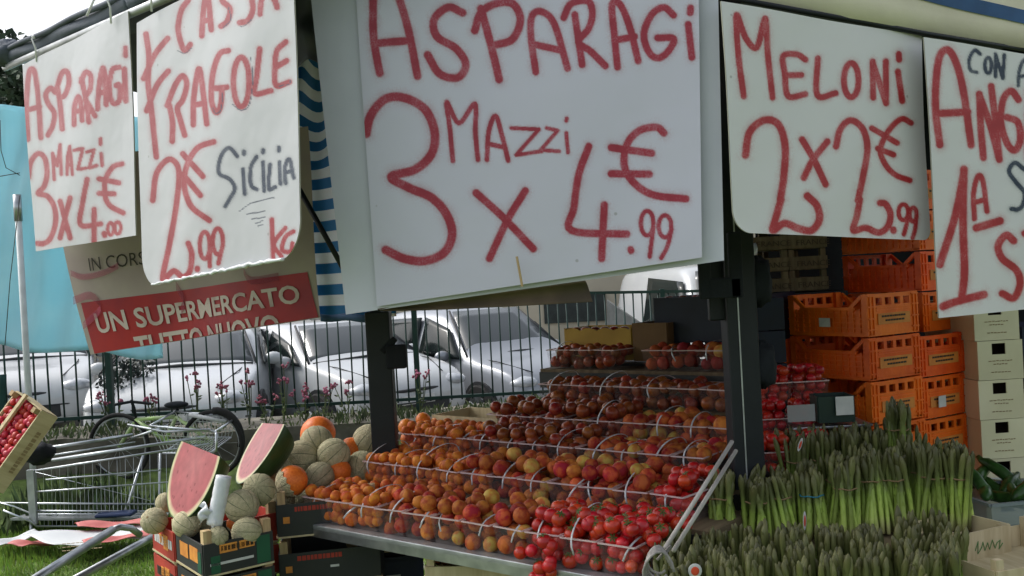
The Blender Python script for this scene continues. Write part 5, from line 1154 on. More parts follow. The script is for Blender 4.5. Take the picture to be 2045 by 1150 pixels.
# ------------------------------------------------------------------ melon crates, left of the table
def melon_crate(label, loc, rot, L, Wd, H, mt, blocks, group=None, post=.035, words=None):
    t = thing('melon_crate', label, 'crate', loc, rot, group)
    for nm, c, s_ in (('side_panel', (L / 2, 0, H / 2), (L, .006, H - .012)), ('side_panel', (L / 2, Wd, H / 2), (L, .006, H - .012)), ('end_panel', (0, Wd / 2, H / 2), (.006, Wd - .008, H - .012)), ('end_panel', (L, Wd / 2, H / 2), (.006, Wd - .008, H - .012)), ('base', (L / 2, Wd / 2, .006), (L - .012, Wd - .012, .006))): MB().box(c, s_).build(nm, mt, t)
    for x in (.016, L - .016):
        for y in (.016, Wd - .016): MB().box((x, y, (H + post) / 2), (.026, .026, H + post)).build('corner_post', M_wood, t)
    k = MB(); k.bar((0, -.001, .003), (L, -.001, .003), .008, .006); k.bar((-.001, 0, .003), (-.001, Wd, .003), .008, .006); k.build('edge_strip', M_woodpale, t)
    def print_face(nm, mt2, items, end):
        k = MB()
        for (a, z, w_, h_) in items:
            if end: k.box((-.0042, a + w_ / 2, z + h_ / 2), (.0012, w_, h_))
            else: k.box((a + w_ / 2, -.0042, z + h_ / 2), (w_, .0012, h_))
        k.build(nm, mt2, t)
    for nm, mt2, items, end in blocks: print_face(nm, mt2, items, end)
    return t
M_oprint = mat('orange_block_print', (.72, .30, .05), (.55, .2, .04), scale=30, rough=.6)
K0 = PZ(405, 1083, .895); K1 = PZ(540, 1058, .895); K2 = PZ(330, 1058, .895)
kr = math.radians(37); Lk = .225; Wk = (K2 - K0).length
def dashes(a0, a1, z, h, wmin=.006, wmax=.014, gap=.003):
    out = []; a = a0
    while a < a1: w_ = rng.uniform(wmin, wmax); out.append((a, z, w_, h)); a += w_ + gap
    return out
def kblocks(H, L, Wd): return [('green_print', M_greencrate, [(L * .75, .01, L * .2, H * .8), (.02, .008, .03, H * .5)], False), ('orange_print', M_oprint, [(L * .22, H * .62, L * .25, H * .25), (L * .50, H * .64, L * .22, H * .23)], False), ('white_print', M_white, [(L * .08, H * .30, L * .62, .008)], False), ('letter_print', M_print, [(q[0], q[1], q[2], q[3]) for q in dashes(L * .24, L * .70, H * .68, H * .14)], False),
    ('orange_print', M_oprint, [(Wd * .16, H * .35, Wd * .30, H * .42), (Wd * .52, H * .32, Wd * .30, H * .42)], True), ('green_print', M_greencrate, [(.014, H * .1, Wd * .12, H * .6)], True)]
# lettering blocks sit proud of the orange print
for i in range(2):
    z = .895 - .112 * (i + 1); lab = ['black melon crate with orange printed blocks, upper of the near pair', 'black melon crate with orange printed blocks, lower of the near pair'][i]
    melon_crate(lab, tuple(Vector((K0.x, K0.y, z))), kr, Lk, .30 if Wk < .2 else Wk, .108, M_blackcrate, kblocks(.108, Lk, Wk), 'black melon crates')
Wk = .30 if Wk < .2 else Wk
t = thing('pallet_box', 'dark supporting crates under the near melon crates', 'box', (K0.x, K0.y, 0), kr); MB().box((Lk / 2, Wk / 2, .33), (Lk - .02, Wk - .02, .66)).build('body', M_blackcrate, t)
J0 = PZ(350, 1085, .87); J1 = PZ(283, 1050, .87)
xv = (K1 - K0).normalized(); yv = Vector((-xv.y, xv.x, 0))
J = Vector((K0.x, K0.y, 0)) + yv * (Wk + .012) + xv * -.03
for i in range(2):
    z = .885 - .112 * (i + 1)
    melon_crate(['red printed melon crate at the left of the melons, upper one', 'red printed melon crate at the left of the melons, lower one'][i], tuple(Vector((J.x, J.y, z))), kr, .36, .24, .108, M_redcrate, [('yellow_print', M_oprint, [(.06, .03, .05, .05), (.12, .045, .03, .03)], True), ('letter_print', M_white if i == 0 else M_print, dashes(.02, .2, .04, .03, .01, .02, .006), True)], 'red melon crates')
t = thing('pallet_box', 'support under the red melon crates', 'box', (J.x, J.y, 0), kr); MB().box((.18, .12, .33), (.34, .22, .655)).build('body', M_blackcrate, t)
# rear crates under the melon pile and under the table end
G0 = PZ(552, 1012, .92)
crs = [('black fruit crate with a wooden corner post, below the melon pile', (G0.x, G0.y, .81), .62, .30, M_blackcrate), ('black fruit crate with a white hand slot, under the table end', (G0.x + .0, G0.y, .64), .60, .30, M_blackcrate), ('navy fruit crate low under the table end', (G0.x + .01, G0.y, .50), .60, .30, M_bluecrate)]
for lab, loc, L, Wd, mt in crs:
    melon_crate(lab, loc, .20, .34, .32, .12 if mt is M_blackcrate else .11, mt, [('yellow_print', M_oprint, [(.02, .05, .022, .022)], False), ('hand_slot', M_white, [(.17, .055, .03, .008)], False), ('letter_print', M_redcrate, dashes(.06, .2, .088, .016), False)] if mt is M_blackcrate else [('white_print', M_white, [(.08, .02, .02, .06)], False), ('letter_print', M_redcrate, dashes(.16, .28, .04, .02), False)], 'crates below the melon pile')
Hx = P(680, 1075, 3.55)
for i in range(3):
    melon_crate(['dark crate with a round emblem under the front edge, upper one', 'dark crate with a round emblem under the front edge, middle one', 'dark crate with a round emblem under the front edge, lowest one'][i], (Hx.x, Hx.y, .655 - .15 * i), .14, .30, .34, .135, M_blackcrate if i % 2 == 0 else M_bluecrate, [('hand_slot', M_white, [(.16, .05, .055, .012)], False), ('blue_print', M_bluecrate, [(.03, .095, .24, .02), (.05, .01, .09, .03)], False)], 'dark crates under the front edge')
    k = MB(); k.tube([(Hx.x + .045, Hx.y - .0, .655 - .15 * i + .05), (Hx.x + .045, Hx.y - .012, .655 - .15 * i + .05)], .024, 20); o = k.build('round_emblem', M_printfade, loc=(Hx.x + .045, Hx.y, .7 - .15 * i)); tag(o, 'round faded emblem on a dark crate, %s from the top' % ORD[i], 'emblem')
t = thing('pallet_box', 'support under the crates below the melon pile', 'box', (G0.x, G0.y, 0), .2); MB().box((.17, .16, .245), (.32, .3, .49)).build('body', M_dark, t)
t = thing('pallet_box', 'support under the dark crates below the front edge', 'box', (Hx.x, Hx.y, 0), .14); MB().box((.15, .17, .175), (.28, .3, .345)).build('body', M_dark, t)
# wooden crates under the front edge, further right
for i, (px, py, D, L, H) in enumerate([(850, 1150, 3.0, .34, .09), (965, 1150, 2.9, .12, .12)]):
    q = P(px, py, D); wood_crate('wooden_crate', ['pale open wooden crate of dark fruit under the table edge', 'narrow wooden crate beside it under the table edge'][i], (q.x, q.y, q.z - .02), -.12, L, .26, H + .03, M_woodpale, None, post=.075)
    tt = thing('pallet_box', ['support under the pale open wooden crate', 'support under the narrow wooden crate'][i], 'box', (q.x, q.y, 0), -.12); MB().box((L / 2, .13, (q.z - .024) / 2), (L - .02, .24, q.z - .026)).build('body', M_woodgrey, tt)
for i in range(14):
    q = P(862 + (i % 7) * 13, 1118 + (i // 7) * 3, 3.08 + .06 * (i // 7)); o = bpy.data.objects.new('cherry', FR['nectarine', False][0]); COL.objects.link(o); o.location = q; o.scale = (.013,) * 3; tag(o, 'dark cherry in the pale open wooden crate under the table', 'cherry', 'cherries under the table')

# melons
def melon_material():
    M = mat('netted_melon_skin', (.58, .52, .33), (.44, .41, .25), scale=5, rough=.75, rnd=.12); n = M.node_tree; L = n.links; b = n.nodes['Principled BSDF']
    tc = n.nodes.new('ShaderNodeTexCoord'); vo = n.nodes.new('ShaderNodeTexVoronoi'); vo.feature = 'DISTANCE_TO_EDGE'; vo.inputs['Scale'].default_value = 9; L.new(tc.outputs['Object'], vo.inputs['Vector'])
    sx = n.nodes.new('ShaderNodeSeparateXYZ'); L.new(tc.outputs['Object'], sx.inputs[0]); at = n.nodes.new('ShaderNodeMath'); at.operation = 'ARCTAN2'; L.new(sx.outputs['Y'], at.inputs[0]); L.new(sx.outputs['X'], at.inputs[1])
    mu = n.nodes.new('ShaderNodeMath'); mu.operation = 'MULTIPLY'; mu.inputs[1].default_value = 4.5; L.new(at.outputs[0], mu.inputs[0]); co = n.nodes.new('ShaderNodeMath'); co.operation = 'COSINE'; L.new(mu.outputs[0], co.inputs[0]); ab = n.nodes.new('ShaderNodeMath'); ab.operation = 'ABSOLUTE'; L.new(co.outputs[0], ab.inputs[0])
    nz = n.nodes.new('ShaderNodeTexNoise'); nz.inputs['Scale'].default_value = 3; L.new(tc.outputs['Object'], nz.inputs['Vector']); ml = n.nodes.new('ShaderNodeMath'); ml.operation = 'MULTIPLY'; ml.inputs[1].default_value = .22; L.new(nz.outputs['Fac'], ml.inputs[0])
    lt = n.nodes.new('ShaderNodeMath'); lt.operation = 'LESS_THAN'; L.new(ab.outputs[0], lt.inputs[0]); L.new(ml.outputs[0], lt.inputs[1])
    m1 = n.nodes.new('ShaderNodeMath'); m1.operation = 'MULTIPLY'; m1.inputs[1].default_value = .8; L.new(lt.outputs[0], m1.inputs[0])
    src = b.inputs['Base Color'].links[0].from_socket; mx = n.nodes.new('ShaderNodeMix'); mx.data_type = 'RGBA'; L.new(m1.outputs[0], mx.inputs['Factor']); L.new(src, mx.inputs['A']); mx.inputs['B'].default_value = (.07, .11, .05, 1); L.new(mx.outputs['Result'], b.inputs['Base Color'])
    bp = n.nodes.new('ShaderNodeBump'); bp.inputs['Strength'].default_value = .5; bp.inputs['Distance'].default_value = .02; L.new(vo.outputs['Distance'], bp.inputs['Height']); L.new(bp.outputs[0], b.inputs['Normal']); return M
M_mel = melon_material(); M_flesh = mat('orange_melon_flesh', (.90, .22, .03), (.78, .15, .02), scale=8, rough=.45, bump=.1)
k = MB(); k.sphere((0, 0, 0), (1, 1, 1.04), 36, 18, lambda d, th, ph: 1 - .035 * math.exp(-((abs(math.cos(ph * 4.5))) / .28) ** 2) * math.sin(th) - .04 * math.exp(-(th / .25) ** 2))
melme = bpy.data.meshes.new('melon'); melme.from_pydata(k.v, [], k.f); melme.materials.append(M_mel); melme.polygons.foreach_set('use_smooth', [True] * len(melme.polygons))
k = MB(); k.tube([(0, 0, .98), (.02, 0, 1.05)], [.09, .07], 8); stemme = bpy.data.meshes.new('stem_scar'); stemme.from_pydata(k.v, [], k.f); stemme.materials.append(M_wood)
MEL = [(308, 1040, 3.22, 25, 'plain tan melon at the far left corner of the crates'), (373, 1046, 3.12, 27, 'melon leaning under the nearest watermelon piece'), (435, 1072, 2.98, 20, 'small melon at the near corner post of the crate'), (483, 1011, 3.12, 32, 'melon right beside the roll of plastic bags'), (493, 1062, 3.05, 28, 'melon low in the crate at its right end'), (517, 978, 3.25, 31, 'melon under the point of the rear watermelon piece'), (560, 1000, 3.42, 27, 'melon behind the wooden corner post'), (632, 882, 3.68, 31, 'melon at the very top of the pile in front of the cut one'), (602, 912, 3.60, 31, 'melon second row from the top, left side of the pile'), (666, 908, 3.60, 31, 'melon with dark grooves just below the top of the pile'), (638, 952, 3.52, 28, 'greenish grooved melon in the middle of the pile'), (722, 932, 3.66, 30, 'melon on the pile touching the dark post, lower'), (737, 880, 3.80, 31, 'melon on the pile touching the dark post, upper'), (560, 942, 3.50, 26, 'pale greenish melon behind the cut orange one'), (330, 1003, 3.42, 18, 'melon half hidden behind the nearest watermelon piece'), (612, 1003, 3.55, 26, 'melon low behind the first apricot basket'), (700, 975, 3.62, 28, 'melon low in the pile against the dark post'), (690, 935, 3.75, 26, 'melon deep in the pile behind the cut pieces'), (410, 1040, 3.22, 22, 'melon hidden behind the plastic roll')]
for i, (px, py, D, r, lab) in enumerate(MEL):
    o = bpy.data.objects.new('melon', melme); COL.objects.link(o); rr = r * 1.06 / F * D; o.location = P(px, py, D); o.scale = (rr, rr * rng.uniform(.96, 1.02), rr * rng.uniform(.96, 1.02)); o.rotation_euler = (rng.uniform(.5, 2.2), rng.uniform(-.6, .6), rng.uniform(0, 6.28)); tag(o, lab, 'melon', 'whole netted melons'); kid(stemme, 'stem_scar', o, (0, 0, 0))
# cut melons: flesh ball with a zigzag cap of rind
k = MB(); k.sphere((0, 0, 0), .945, 24, 14); fm = bpy.data.meshes.new('flesh'); fm.from_pydata(k.v, [], k.f); fm.materials.append(M_flesh); fm.polygons.foreach_set('use_smooth', [True] * len(fm.polygons))
def cap(lim, depth, nz=12):
    k = MB(); seg = nz * 2; rings = 8; vs = []
    for layer, R in ((0, 1.0), (1, .93)):
        for i in range(rings + 1):
            for s_ in range(seg):
                th = PI - (i / rings) * (PI - (lim + (depth if s_ % 2 else 0))); ph = 2 * PI * s_ / seg; vs.append((R * math.sin(th) * math.cos(ph), R * math.sin(th) * math.sin(ph), R * math.cos(th)))
    n_ = (rings + 1) * seg; fs = []
    for i in range(rings):
        for s_ in range(seg):
            a = i * seg + s_; b = i * seg + (s_ + 1) % seg; fs.append((a, b, b + seg, a + seg)); fs.append((n_ + a + seg, n_ + b + seg, n_ + b, n_ + a))
    for s_ in range(seg): a = rings * seg + s_; b = rings * seg + (s_ + 1) % seg; fs.append((a, b, n_ + b, n_ + a))
    k.add(vs, fs); me = bpy.data.meshes.new('rind'); me.from_pydata(k.v, [], k.f); me.materials.append(M_mel); return me
capme = cap(1.75, .16)
for i, (px, py, D, r, rot, lab) in enumerate([(583, 960, 3.36, 33, (0, 1.15, .3), 'cut orange fleshed melon with zigzag rim in the middle of the pile'), (635, 866, 3.80, 37, (.2, .1, 0), 'bright orange cut melon crowning the pile'), (676, 941, 3.58, 27, (.9, .3, 0), 'cut orange melon deep in the pile below the grooved melon'), (700, 897, 3.78, 25, (.5, .9, 0), 'cut orange melon with zigzag rim next to the dark post'), (470, 1045, 3.2, 18, (.3, .3, 0), 'cut orange melon piece low in the crate behind the roll')]):
    t = thing('cut_melon', lab, 'melon', tuple(P(px, py, D)), 0, 'cut orange melons'); t.rotation_euler = rot; rr = r / F * D; t.scale = (rr,) * 3
    kid(fm, 'flesh', t, (0, 0, 0)); kid(capme, 'rind', t, (0, 0, 0))

# watermelon pieces
def wm_mat():
    M = mat('watermelon_solid', (.5, .1, .1), rough=.35); n = M.node_tree; L = n.links; b = n.nodes['Principled BSDF']; tc = n.nodes.new('ShaderNodeTexCoord')
    at = n.nodes.new('ShaderNodeVectorMath'); at.operation = 'LENGTH'; L.new(tc.outputs['Object'], at.inputs[0])
    rp = n.nodes.new('ShaderNodeValToRGB'); e = rp.color_ramp.elements; e[0].position = 0; e[0].color = (.45, .13, .13, 1); e[1].position = 1; e[1].color = (.03, .07, .02, 1)
    for p_, c in ((.55, (.42, .095, .10)), (.85, (.40, .085, .09)), (.905, (.62, .42, .28)), (.955, (.60, .58, .32)), (.978, (.35, .42, .14)), (.985, (.045, .075, .025))): q = e.new(p_); q.color = (*c, 1)
    L.new(at.outputs['Value'], rp.inputs[0])
    nz = n.nodes.new('ShaderNodeTexNoise'); nz.inputs['Scale'].default_value = 5; L.new(tc.outputs['Object'], nz.inputs['Vector'])
    m0 = n.nodes.new('ShaderNodeHueSaturation'); mr = n.nodes.new('ShaderNodeMapRange'); mr.inputs['To Min'].default_value = .65; mr.inputs['To Max'].default_value = 1.35; L.new(nz.outputs['Fac'], mr.inputs[0]); L.new(mr.outputs[0], m0.inputs['Value']); L.new(rp.outputs[0], m0.inputs['Color'])
    vo = n.nodes.new('ShaderNodeTexVoronoi'); vo.inputs['Scale'].default_value = 5.0; L.new(tc.outputs['Object'], vo.inputs['Vector']); lt = n.nodes.new('ShaderNodeMath'); lt.operation = 'LESS_THAN'; lt.inputs[1].default_value = .17; L.new(vo.outputs['Distance'], lt.inputs[0])
    l2 = n.nodes.new('ShaderNodeMath'); l2.operation = 'LESS_THAN'; l2.inputs[1].default_value = .82; L.new(at.outputs['Value'], l2.inputs[0]); mm = n.nodes.new('ShaderNodeMath'); mm.operation = 'MULTIPLY'; L.new(lt.outputs[0], mm.inputs[0]); L.new(l2.outputs[0], mm.inputs[1]); m3 = n.nodes.new('ShaderNodeMath'); m3.operation = 'MULTIPLY'; m3.inputs[1].default_value = .65; L.new(mm.outputs[0], m3.inputs[0])
    mx = n.nodes.new('ShaderNodeMix'); mx.data_type = 'RGBA'; L.new(m3.outputs[0], mx.inputs['Factor']); L.new(m0.outputs[0], mx.inputs['A']); mx.inputs['B'].default_value = (.20, .03, .03, 1); L.new(mx.outputs['Result'], b.inputs['Base Color']); return M
M_wm = wm_mat()
def watermelon(label, top, bot, D0, D1, width, zcut, twist, face=(-.75, -.62, .25)):
    a, b = P(*top, D0), P(*bot, D1); ax = (a - b); Ln = ax.length; ax.normalize()
    fa = Vector(face); fa = (fa - ax * fa.dot(ax)).normalized(); ya = ax.cross(fa)
    bm2 = bmesh.new(); bmesh.ops.create_uvsphere(bm2, u_segments=48, v_segments=28, radius=1.0)
    for co, no in (((0, 0, 0), (1, 0, 0)), ((0, 0, zcut), (-.25, 0, 1))):
        r_ = bmesh.ops.bisect_plane(bm2, geom=bm2.verts[:] + bm2.edges[:] + bm2.faces[:], plane_co=co, plane_no=no, clear_outer=True); ed = [g for g in r_['geom_cut'] if isinstance(g, bmesh.types.BMEdge)]; bmesh.ops.holes_fill(bm2, edges=ed)
    me = bpy.data.meshes.new('watermelon'); bm2.to_mesh(me); bm2.free(); me.materials.append(M_wm)
    o = bpy.data.objects.new('watermelon_piece', me); COL.objects.link(o); semi = Ln / (1 + zcut); 
    R = Matrix((fa * (width * .95), ya * width, ax * semi)).transposed().to_4x4(); R.translation = b + ax * semi
    o.matrix_world = R; tag(o, label, 'watermelon', 'cut watermelon pieces'); return o
watermelon('cut watermelon piece with red face and flat top, nearest one, in the crate', (400, 896), (350, 1038), 3.16, 3.12, .115, .30, 0, (-.55, -.78, .22))
watermelon('cut watermelon piece with red face leaning on the melon pile, farther one', (545, 846), (476, 966), 3.50, 3.40, .115, .42, 0, (-.76, -.55, .40))
# roll of plastic bags
a, b = P(447, 950, 3.02), P(428, 1048, 3.0); t = thing('bag_roll', 'white roll of thin plastic bags standing among the melons', 'roll', tuple(b))
k = MB(); n = 14; pts = [b.lerp(a, i / n) for i in range(n + 1)]; k.tube(pts, [.0245 * (1 + .03 * math.sin(i * 2.2)) for i in range(n + 1)], 20); k.build('roll', M_film, t, world=True, smooth=True)
k = MB(); q = P(412, 1028, 2.99); k.grid(lambda u, v: q + Vector((-.022 + .05 * u + .008 * math.sin(v * 9), .015 * math.sin(u * 7 + v * 5), .028 - .055 * v + .012 * math.sin(u * 6))), 8, 8); k.build('loose_bag', M_film, t, world=True, smooth=True, solid=.001)

# ------------------------------------------------------------------ metal frames, cart, bicycle and litter on the grass
ct = thing('wire_cart', 'long silver wire cart with parallel rails on the grass behind the melons', 'cart', tuple(PZ(62, 1046, .0)))
segs = [((82, 897), (265, 868), 5.3, 6.1, .012), ((103, 919), (411, 872), 5.2, 6.0, .012), ((105, 909), (270, 883), 5.4, 6.1, .007), ((70, 940), (418, 886), 5.0, 5.9, .008), ((91, 958), (320, 939), 5.0, 5.8, .006), ((73, 982), (345, 962), 5.0, 5.8, .006), ((-10, 1004), (360, 1007), 5.0, 5.6, .006), ((72, 1020), (330, 1021), 5.0, 5.6, .006), ((72, 1026), (330, 1027), 5.1, 5.6, .004), ((60, 940), (300, 1000), 5.6, 6.0, .003)]
for (p0, p1, d0, d1, r) in segs: MB().tube([P(*p0, 6.75 + (d0 - 5) * .5), P(*p1, 6.75 + (d1 - 5) * .5)], r, 8).build('rail', M_chrome, ct, world=True, smooth=True)
k = MB(); k.bar(P(61, 938, 6.75), P(68, 1046, 6.75), .05, .03, (0, 1, 0)); k.build('end_post', M_zinc, ct, world=True)
k = MB(); k.tube([P(6, 1019, 6.65), P(58, 1040, 6.70), P(73, 1051, 6.75), P(300, 1051, 6.95)], .008, 8); k.tube([P(0, 1004, 6.70), P(30, 1012, 6.72), P(73, 1030, 6.75)], .006, 6); k.build('curved_rail', M_chrome, ct, world=True, smooth=True)
wire0 = None
for i in range(34):
    u = i / 33; a = P(70 + 270 * u, 986 - 22 * u if i % 2 else 942 - 45 * u, 6.75 + .4 * u); b = P(72 + 270 * u, 1050, 6.75 + .27 * u); k = MB(); k.tube([a, b], .0013, 4, cap=False); k.build('wire', M_chrome, ct, world=True)
k = MB(); c4_ = [P(20, 1035, 6.70), P(330, 1035, 7.00), P(340, 1022, 7.25), P(60, 1024, 7.05)]; k.add([v for v in c4_] + [v - Vector((0, 0, .015)) for v in c4_], [(0, 1, 2, 3), (7, 6, 5, 4), (0, 4, 5, 1), (1, 5, 6, 2), (2, 6, 7, 3), (3, 7, 4, 0)]); k.build('platform', M_zinc, ct, world=True)
k = MB(); c_ = P(232, 1026, 6.90); k.box(c_, (.27, .12, .028)); o = k.build('blue_case', mat('navy_case', (.02, .04, .12), rough=.4), loc=tuple(c_), bevel=.012); tag(o, 'flat navy blue case lying on the wire cart platform', 'case')
# upright legs of cart to the ground
for px, D in ((62, 6.75), (330, 7.05)): q = P(px, 1046, D); MB().tube([q, (q.x, q.y, .0)], .012, 8).build('leg', M_zinc, ct, world=True, smooth=True)
# shopping cart basket
sc_ = thing('shopping_cart', 'wire shopping cart in front of the bicycle at the end of the rails', 'cart', tuple(PZ(350, 1000, 0)))
b0 = [P(300, 850, 7.20), P(430, 862, 7.20), P(418, 905, 7.20), P(325, 905, 7.20)]; dv = Vector((.05, .40, .05))
def sc_pt(a, b, c): return b0[0].lerp(b0[1], a).lerp(b0[3].lerp(b0[2], a), b) + dv * c
k = MB()
for c in (0, 1):
    k.tube([sc_pt(0, 0, c), sc_pt(1, 0, c)], .009, 6); k.tube([sc_pt(0, 1, c), sc_pt(1, 1, c)], .008, 6)
for a in (0, 1): k.tube([sc_pt(a, 0, 0), sc_pt(a, 0, 1)], .009, 6); k.tube([sc_pt(a, 1, 0), sc_pt(a, 1, 1)], .007, 6)
k.build('frame', M_chrome, sc_, world=True, smooth=True)
k = MB()
for i in range(15): k.tube([sc_pt(i / 14, 0, 0), sc_pt(i / 14, 1, 0)], .003, 4); k.tube([sc_pt(i / 14, 0, 1), sc_pt(i / 14, 1, 1)], .003, 4); k.tube([sc_pt(i / 14, 1, 0), sc_pt(i / 14, 1, 1)], .003, 4)
for b_ in (.33, .66):
    for c in (0, 1): k.tube([sc_pt(0, b_, c), sc_pt(1, b_, c)], .003, 4)
k.build('mesh_panel', M_chrome, sc_, world=True)
k = MB(); k.tube([sc_pt(1, .0, 0), P(432, 868, 7.17), P(432, 900, 7.17), sc_pt(1, 1, 0)], .010, 8); k.tube([P(255, 848, 7.22), P(330, 862, 7.20), P(420, 858, 7.20)], .01, 8); k.tube([P(262, 875, 7.25), P(335, 850, 7.22)], .01, 8); k.build('handle', M_chrome, sc_, world=True, smooth=True)
k = MB(); k.tube([P(287, 905, 7.20), P(258, 1000, 7.10), P(245, 1030, 7.05)], .010, 8); k.tube([P(320, 905, 7.20), P(318, 985, 7.20), P(345, 1000, 7.15)], .009, 8); k.tube([P(415, 905, 7.20), (P(415, 905, 7.20).x, P(415, 905, 7.20).y, .08)], .010, 8); k.build('leg', M_chrome, sc_, world=True, smooth=True)
# bicycle
by = thing('bicycle', 'black and lime green bicycle leaning by the wall behind the shopping cart', 'bicycle', tuple(PZ(330, 960, 0)))
cW = [P(235, 900, 7.70), P(412, 890, 7.60)]; cW = [Vector((c.x, c.y, .34)) for c in cW]; cW = [P(238, 892, 7.70), P(425, 885, 7.55)]
M_lime = mat('lime_frame_paint', (.30, .52, .10), (.42, .5, .3), rough=.3)
wdir = (cW[1] - cW[0]); wdir.z = 0; wdir.normalize()
for c in cW:
    R = .26 if c is cW[0] else .25
    pts = [c + wdir * math.cos(a) * R + Vector((0, 0, math.sin(a) * R)) for a in np.linspace(0, 2 * PI, 33)]; w_ = MB().tube(pts, .017, 8, cap=False).build('wheel', M_rubber, by, world=True, smooth=True)
    k = MB(); k.tube([c + wdir * math.cos(a) * R * .9 + Vector((0, 0, math.sin(a) * R * .9)) for a in np.linspace(0, 2 * PI, 33)], .006, 6, cap=False)
    for j in range(12): a = j * PI / 6; k.tube([c, c + wdir * math.cos(a) * R * .9 + Vector((0, 0, math.sin(a) * R * .9))], .0015, 4, cap=False)
    k.build('rim', M_zinc, w_)
for v in bpy.data.objects:
    if v.name.startswith('rim') and v.parent and v.parent.name.startswith('wheel') and v.parent.parent == by: v.location = -Vector(by.location)
k = MB()
hd = P(272, 838, 7.67); se = P(352, 832, 7.62); bb = P(330, 880, 7.62)
for p0, p1 in ((hd, se), (hd, bb), (se, bb), (bb, cW[1]), (se, cW[1]), (hd, cW[0])): k.tube([p0, p1], .016, 8)
k.build('frame', M_lime, by, world=True, smooth=True)
k = MB(); k.tube([se, P(355, 815, 7.62)], .012, 8); k.sphere(P(352, 808, 7.62), (.10, .05, .028), 14, 8); k.build('saddle', M_black, by, world=True, smooth=True)
k = MB(); k.tube([hd, P(268, 815, 7.67), P(262, 800, 7.60)], .012, 8); k.tube([P(230, 808, 7.55), P(262, 802, 7.67), P(300, 806, 8.00)], .012, 8); k.build('handlebar', M_black, by, world=True, smooth=True)
k = MB(); k.tube([P(378, 828, 7.55), P(452, 842, 7.50)], .016, 8); k.build('mudguard', M_white, by, world=True, smooth=True)
k = MB(); arc = [P(432 + 50 * math.cos(a), 880 - 60 * math.sin(a), 7.53) for a in np.linspace(-.2, 1.7, 12)]; k.tube(arc, [.03] * 12, 8); k.build('tyre_guard', M_rubber, by, world=True, smooth=True)
# two bare metal trestle tubes at the lower left
tf = thing('trestle_frame', 'bare metal trestle tubes slanting over the flat banner on the grass', 'frame', (P(80, 1150, 4.2).x, P(80, 1150, 4.2).y, 0))
def to_ground(a, b):
    d = (a - b); return a + d * (a.z / -d.z) if d.z < 0 else a
a0, b0_ = P(80, 1150, 4.0), P(225, 1058, 4.5); a1_, b1_ = P(163, 1150, 4.1), P(276, 1088, 4.5)
MB().tube([a0 + (a0 - b0_) * .9, b0_], .020, 10).build('tube', M_steel, tf, world=True, smooth=True); MB().tube([a1_ + (a1_ - b1_) * .9, b1_, b1_ + (b1_ - a1_) * .3], .018, 10).build('tube', M_steel, tf, world=True, smooth=True)
MB().tube([b0_, P(240, 1052, 4.55), P(262, 1055, 4.6), P(280, 1068, 4.65)], .016, 10).build('bend', M_steel, tf, world=True, smooth=True)
# banner lying on the grass
fb = thing('fallen_banner', 'red and white banner lying crumpled on the grass', 'banner', tuple(PZ(140, 1100, .0)))
g4 = [PZ(-10, 1103, .06), PZ(130, 1066, .06), PZ(330, 1072, .06), PZ(300, 1118, .06), PZ(100, 1115, .06)]
M_fred = mat('faded_red_vinyl', (.62, .20, .18), (.5, .13, .12), rough=.55); M_fwhite = mat('white_vinyl', (.70, .72, .72), (.58, .6, .62), scale=3, rough=.5)
def lay(c, nm, m_, dz, bump_):
    k = MB(); k.grid(lambda u, v: c[0].lerp(c[1], u).lerp(c[3].lerp(c[2], u), v) + Vector((0, 0, dz + bump_ * (math.sin(u * 8 + v * 2) + .6 * math.sin(v * 7 + u * 3)))), 24, 10); k.build(nm, m_, fb, world=True, smooth=True, solid=.003)
lay([PZ(5, 1098, .06), PZ(120, 1074, .06), PZ(250, 1066, .06), PZ(60, 1100, .06)], 'red_part', M_fred, .02, .02)
lay([PZ(-30, 1104, .04), PZ(70, 1074, .04), PZ(95, 1080, .04), PZ(10, 1106, .04)], 'white_fold', M_fwhite, .05, .012)
lay([PZ(45, 1086, .06), PZ(300, 1068, .06), PZ(300, 1094, .06), PZ(110, 1112, .06)], 'white_part', M_fwhite, .06, .014)
lay([PZ(150, 1070, .06), PZ(300, 1062, .06), PZ(310, 1072, .06), PZ(160, 1080, .06)], 'red_part', M_fred, .085, .012)
lay([PZ(165, 1108, .06), PZ(300, 1088, .06), PZ(310, 1098, .06), PZ(170, 1116, .06)], 'red_part', M_fred, .09, .01)
k = MB()
for r_ in range(3):
    for i in range(9): p_ = PZ(128 + i * 9, 1086 + r_ * 7 - i * .8, .14); k.box(p_, (.022, .012, .002))
k.build('print', M_printfade, fb, world=True)
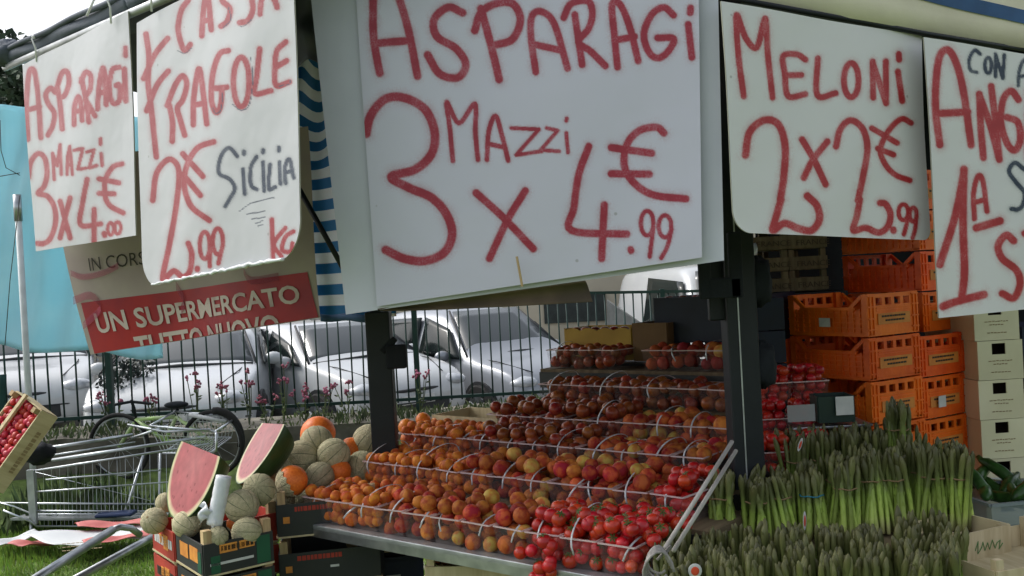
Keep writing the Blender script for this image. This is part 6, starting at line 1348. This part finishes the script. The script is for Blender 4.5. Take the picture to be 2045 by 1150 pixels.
# tilted strawberry crate at the left edge
q = P(6, 985, 3.9); sb = thing('strawberry_crate', 'tilted wooden crate of red strawberries at the left edge', 'crate', tuple(q)); xa = Vector((.55, .25, .80)).normalized(); za = Vector((-.42, -.80, .42)); za = (za - xa * za.dot(xa)).normalized(); ya = za.cross(xa); sb.rotation_euler = Matrix((xa, ya, za)).transposed().to_euler()
L, Wd, H = .36, .22, .085
MB().box((L / 2, 0, H / 2), (L, .006, H)).build('side_panel', M_woodpale, sb); MB().box((L / 2, Wd, H / 2), (L, .006, H)).build('side_panel', M_woodpale, sb)
for x in (0, L): MB().box((x, Wd / 2, H / 2), (.006, Wd - .008, H)).build('end_panel', M_woodpale, sb)
MB().box((L / 2, Wd / 2, .004), (L - .01, Wd - .01, .005)).build('base', M_woodpale, sb); MB().box((L / 2, Wd / 2 + .02, H + .012), (L + .03, .018, .012)).build('slat', M_woodpale, sb)
for x in (.014, L - .014):
    for y in (.014, Wd - .014): MB().box((x, y, H / 2 + .012), (.022, .022, H + .024)).build('corner_post', M_wood, sb)
k = MB()
for (a_, z_, w_, h_) in dashes(.09, .28, .032, .02, .008, .016, .005): k.box((a_, -.0042, z_), (w_, .001, h_))
k.build('print', M_printfade, sb)
k = MB(); k.sphere((0, 0, 0), (1, 1, 1.25), 12, 8, lambda d, th, ph: 1 - .25 * (1 - d.z) * .5 * .6); sm_ = bpy.data.meshes.new('strawberry'); sm_.from_pydata(k.v, [], k.f); sm_.materials.append(mat('strawberry_skin', (.55, .04, .05), (.42, .02, .03), scale=4, rough=.4, rnd=.2)); sm_.polygons.foreach_set('use_smooth', [True] * len(sm_.polygons))
Mx = Matrix.Translation(q) @ sb.rotation_euler.to_matrix().to_4x4()
for i in range(12):
    for j in range(7):
        o = bpy.data.objects.new('strawberry', sm_); COL.objects.link(o); o.location = Mx @ Vector((.03 + i * .028 + rng.normal() * .003, .025 + j * .029 + rng.normal() * .003, .07 + rng.uniform(-.006, .008))); o.scale = (.0165,) * 3; o.rotation_euler = tuple(rng.uniform(0, 6, 3)); tag(o, 'red strawberry in the tilted crate, %s line from its lower end' % ORD[i], 'strawberry', 'strawberries in the tilted crate')
# stand it leans on
ls = thing('support_table', 'dark stand under the tilted strawberry crate', 'stand', (q.x + .12, q.y + .16, 0)); cc = P(82, 912, 4.05)
MB().box((0, 0, .40), (.30, .2, .80)).build('body', M_dark, ls); ls.location = (q.x - .42, q.y + .15, 0)
k = MB(); k.sphere((0, 0, 0), (.075, .06, .05), 14, 10, lambda d, th, ph: 1 + .12 * math.sin(ph * 3 + th * 5)); o = k.build('dark_bag', M_black, smooth=True); o.location = P(76, 905, 4.3); tag(o, 'crumpled dark bag behind the corner of the strawberry crate', 'bag')
bpy.context.view_layer.update()
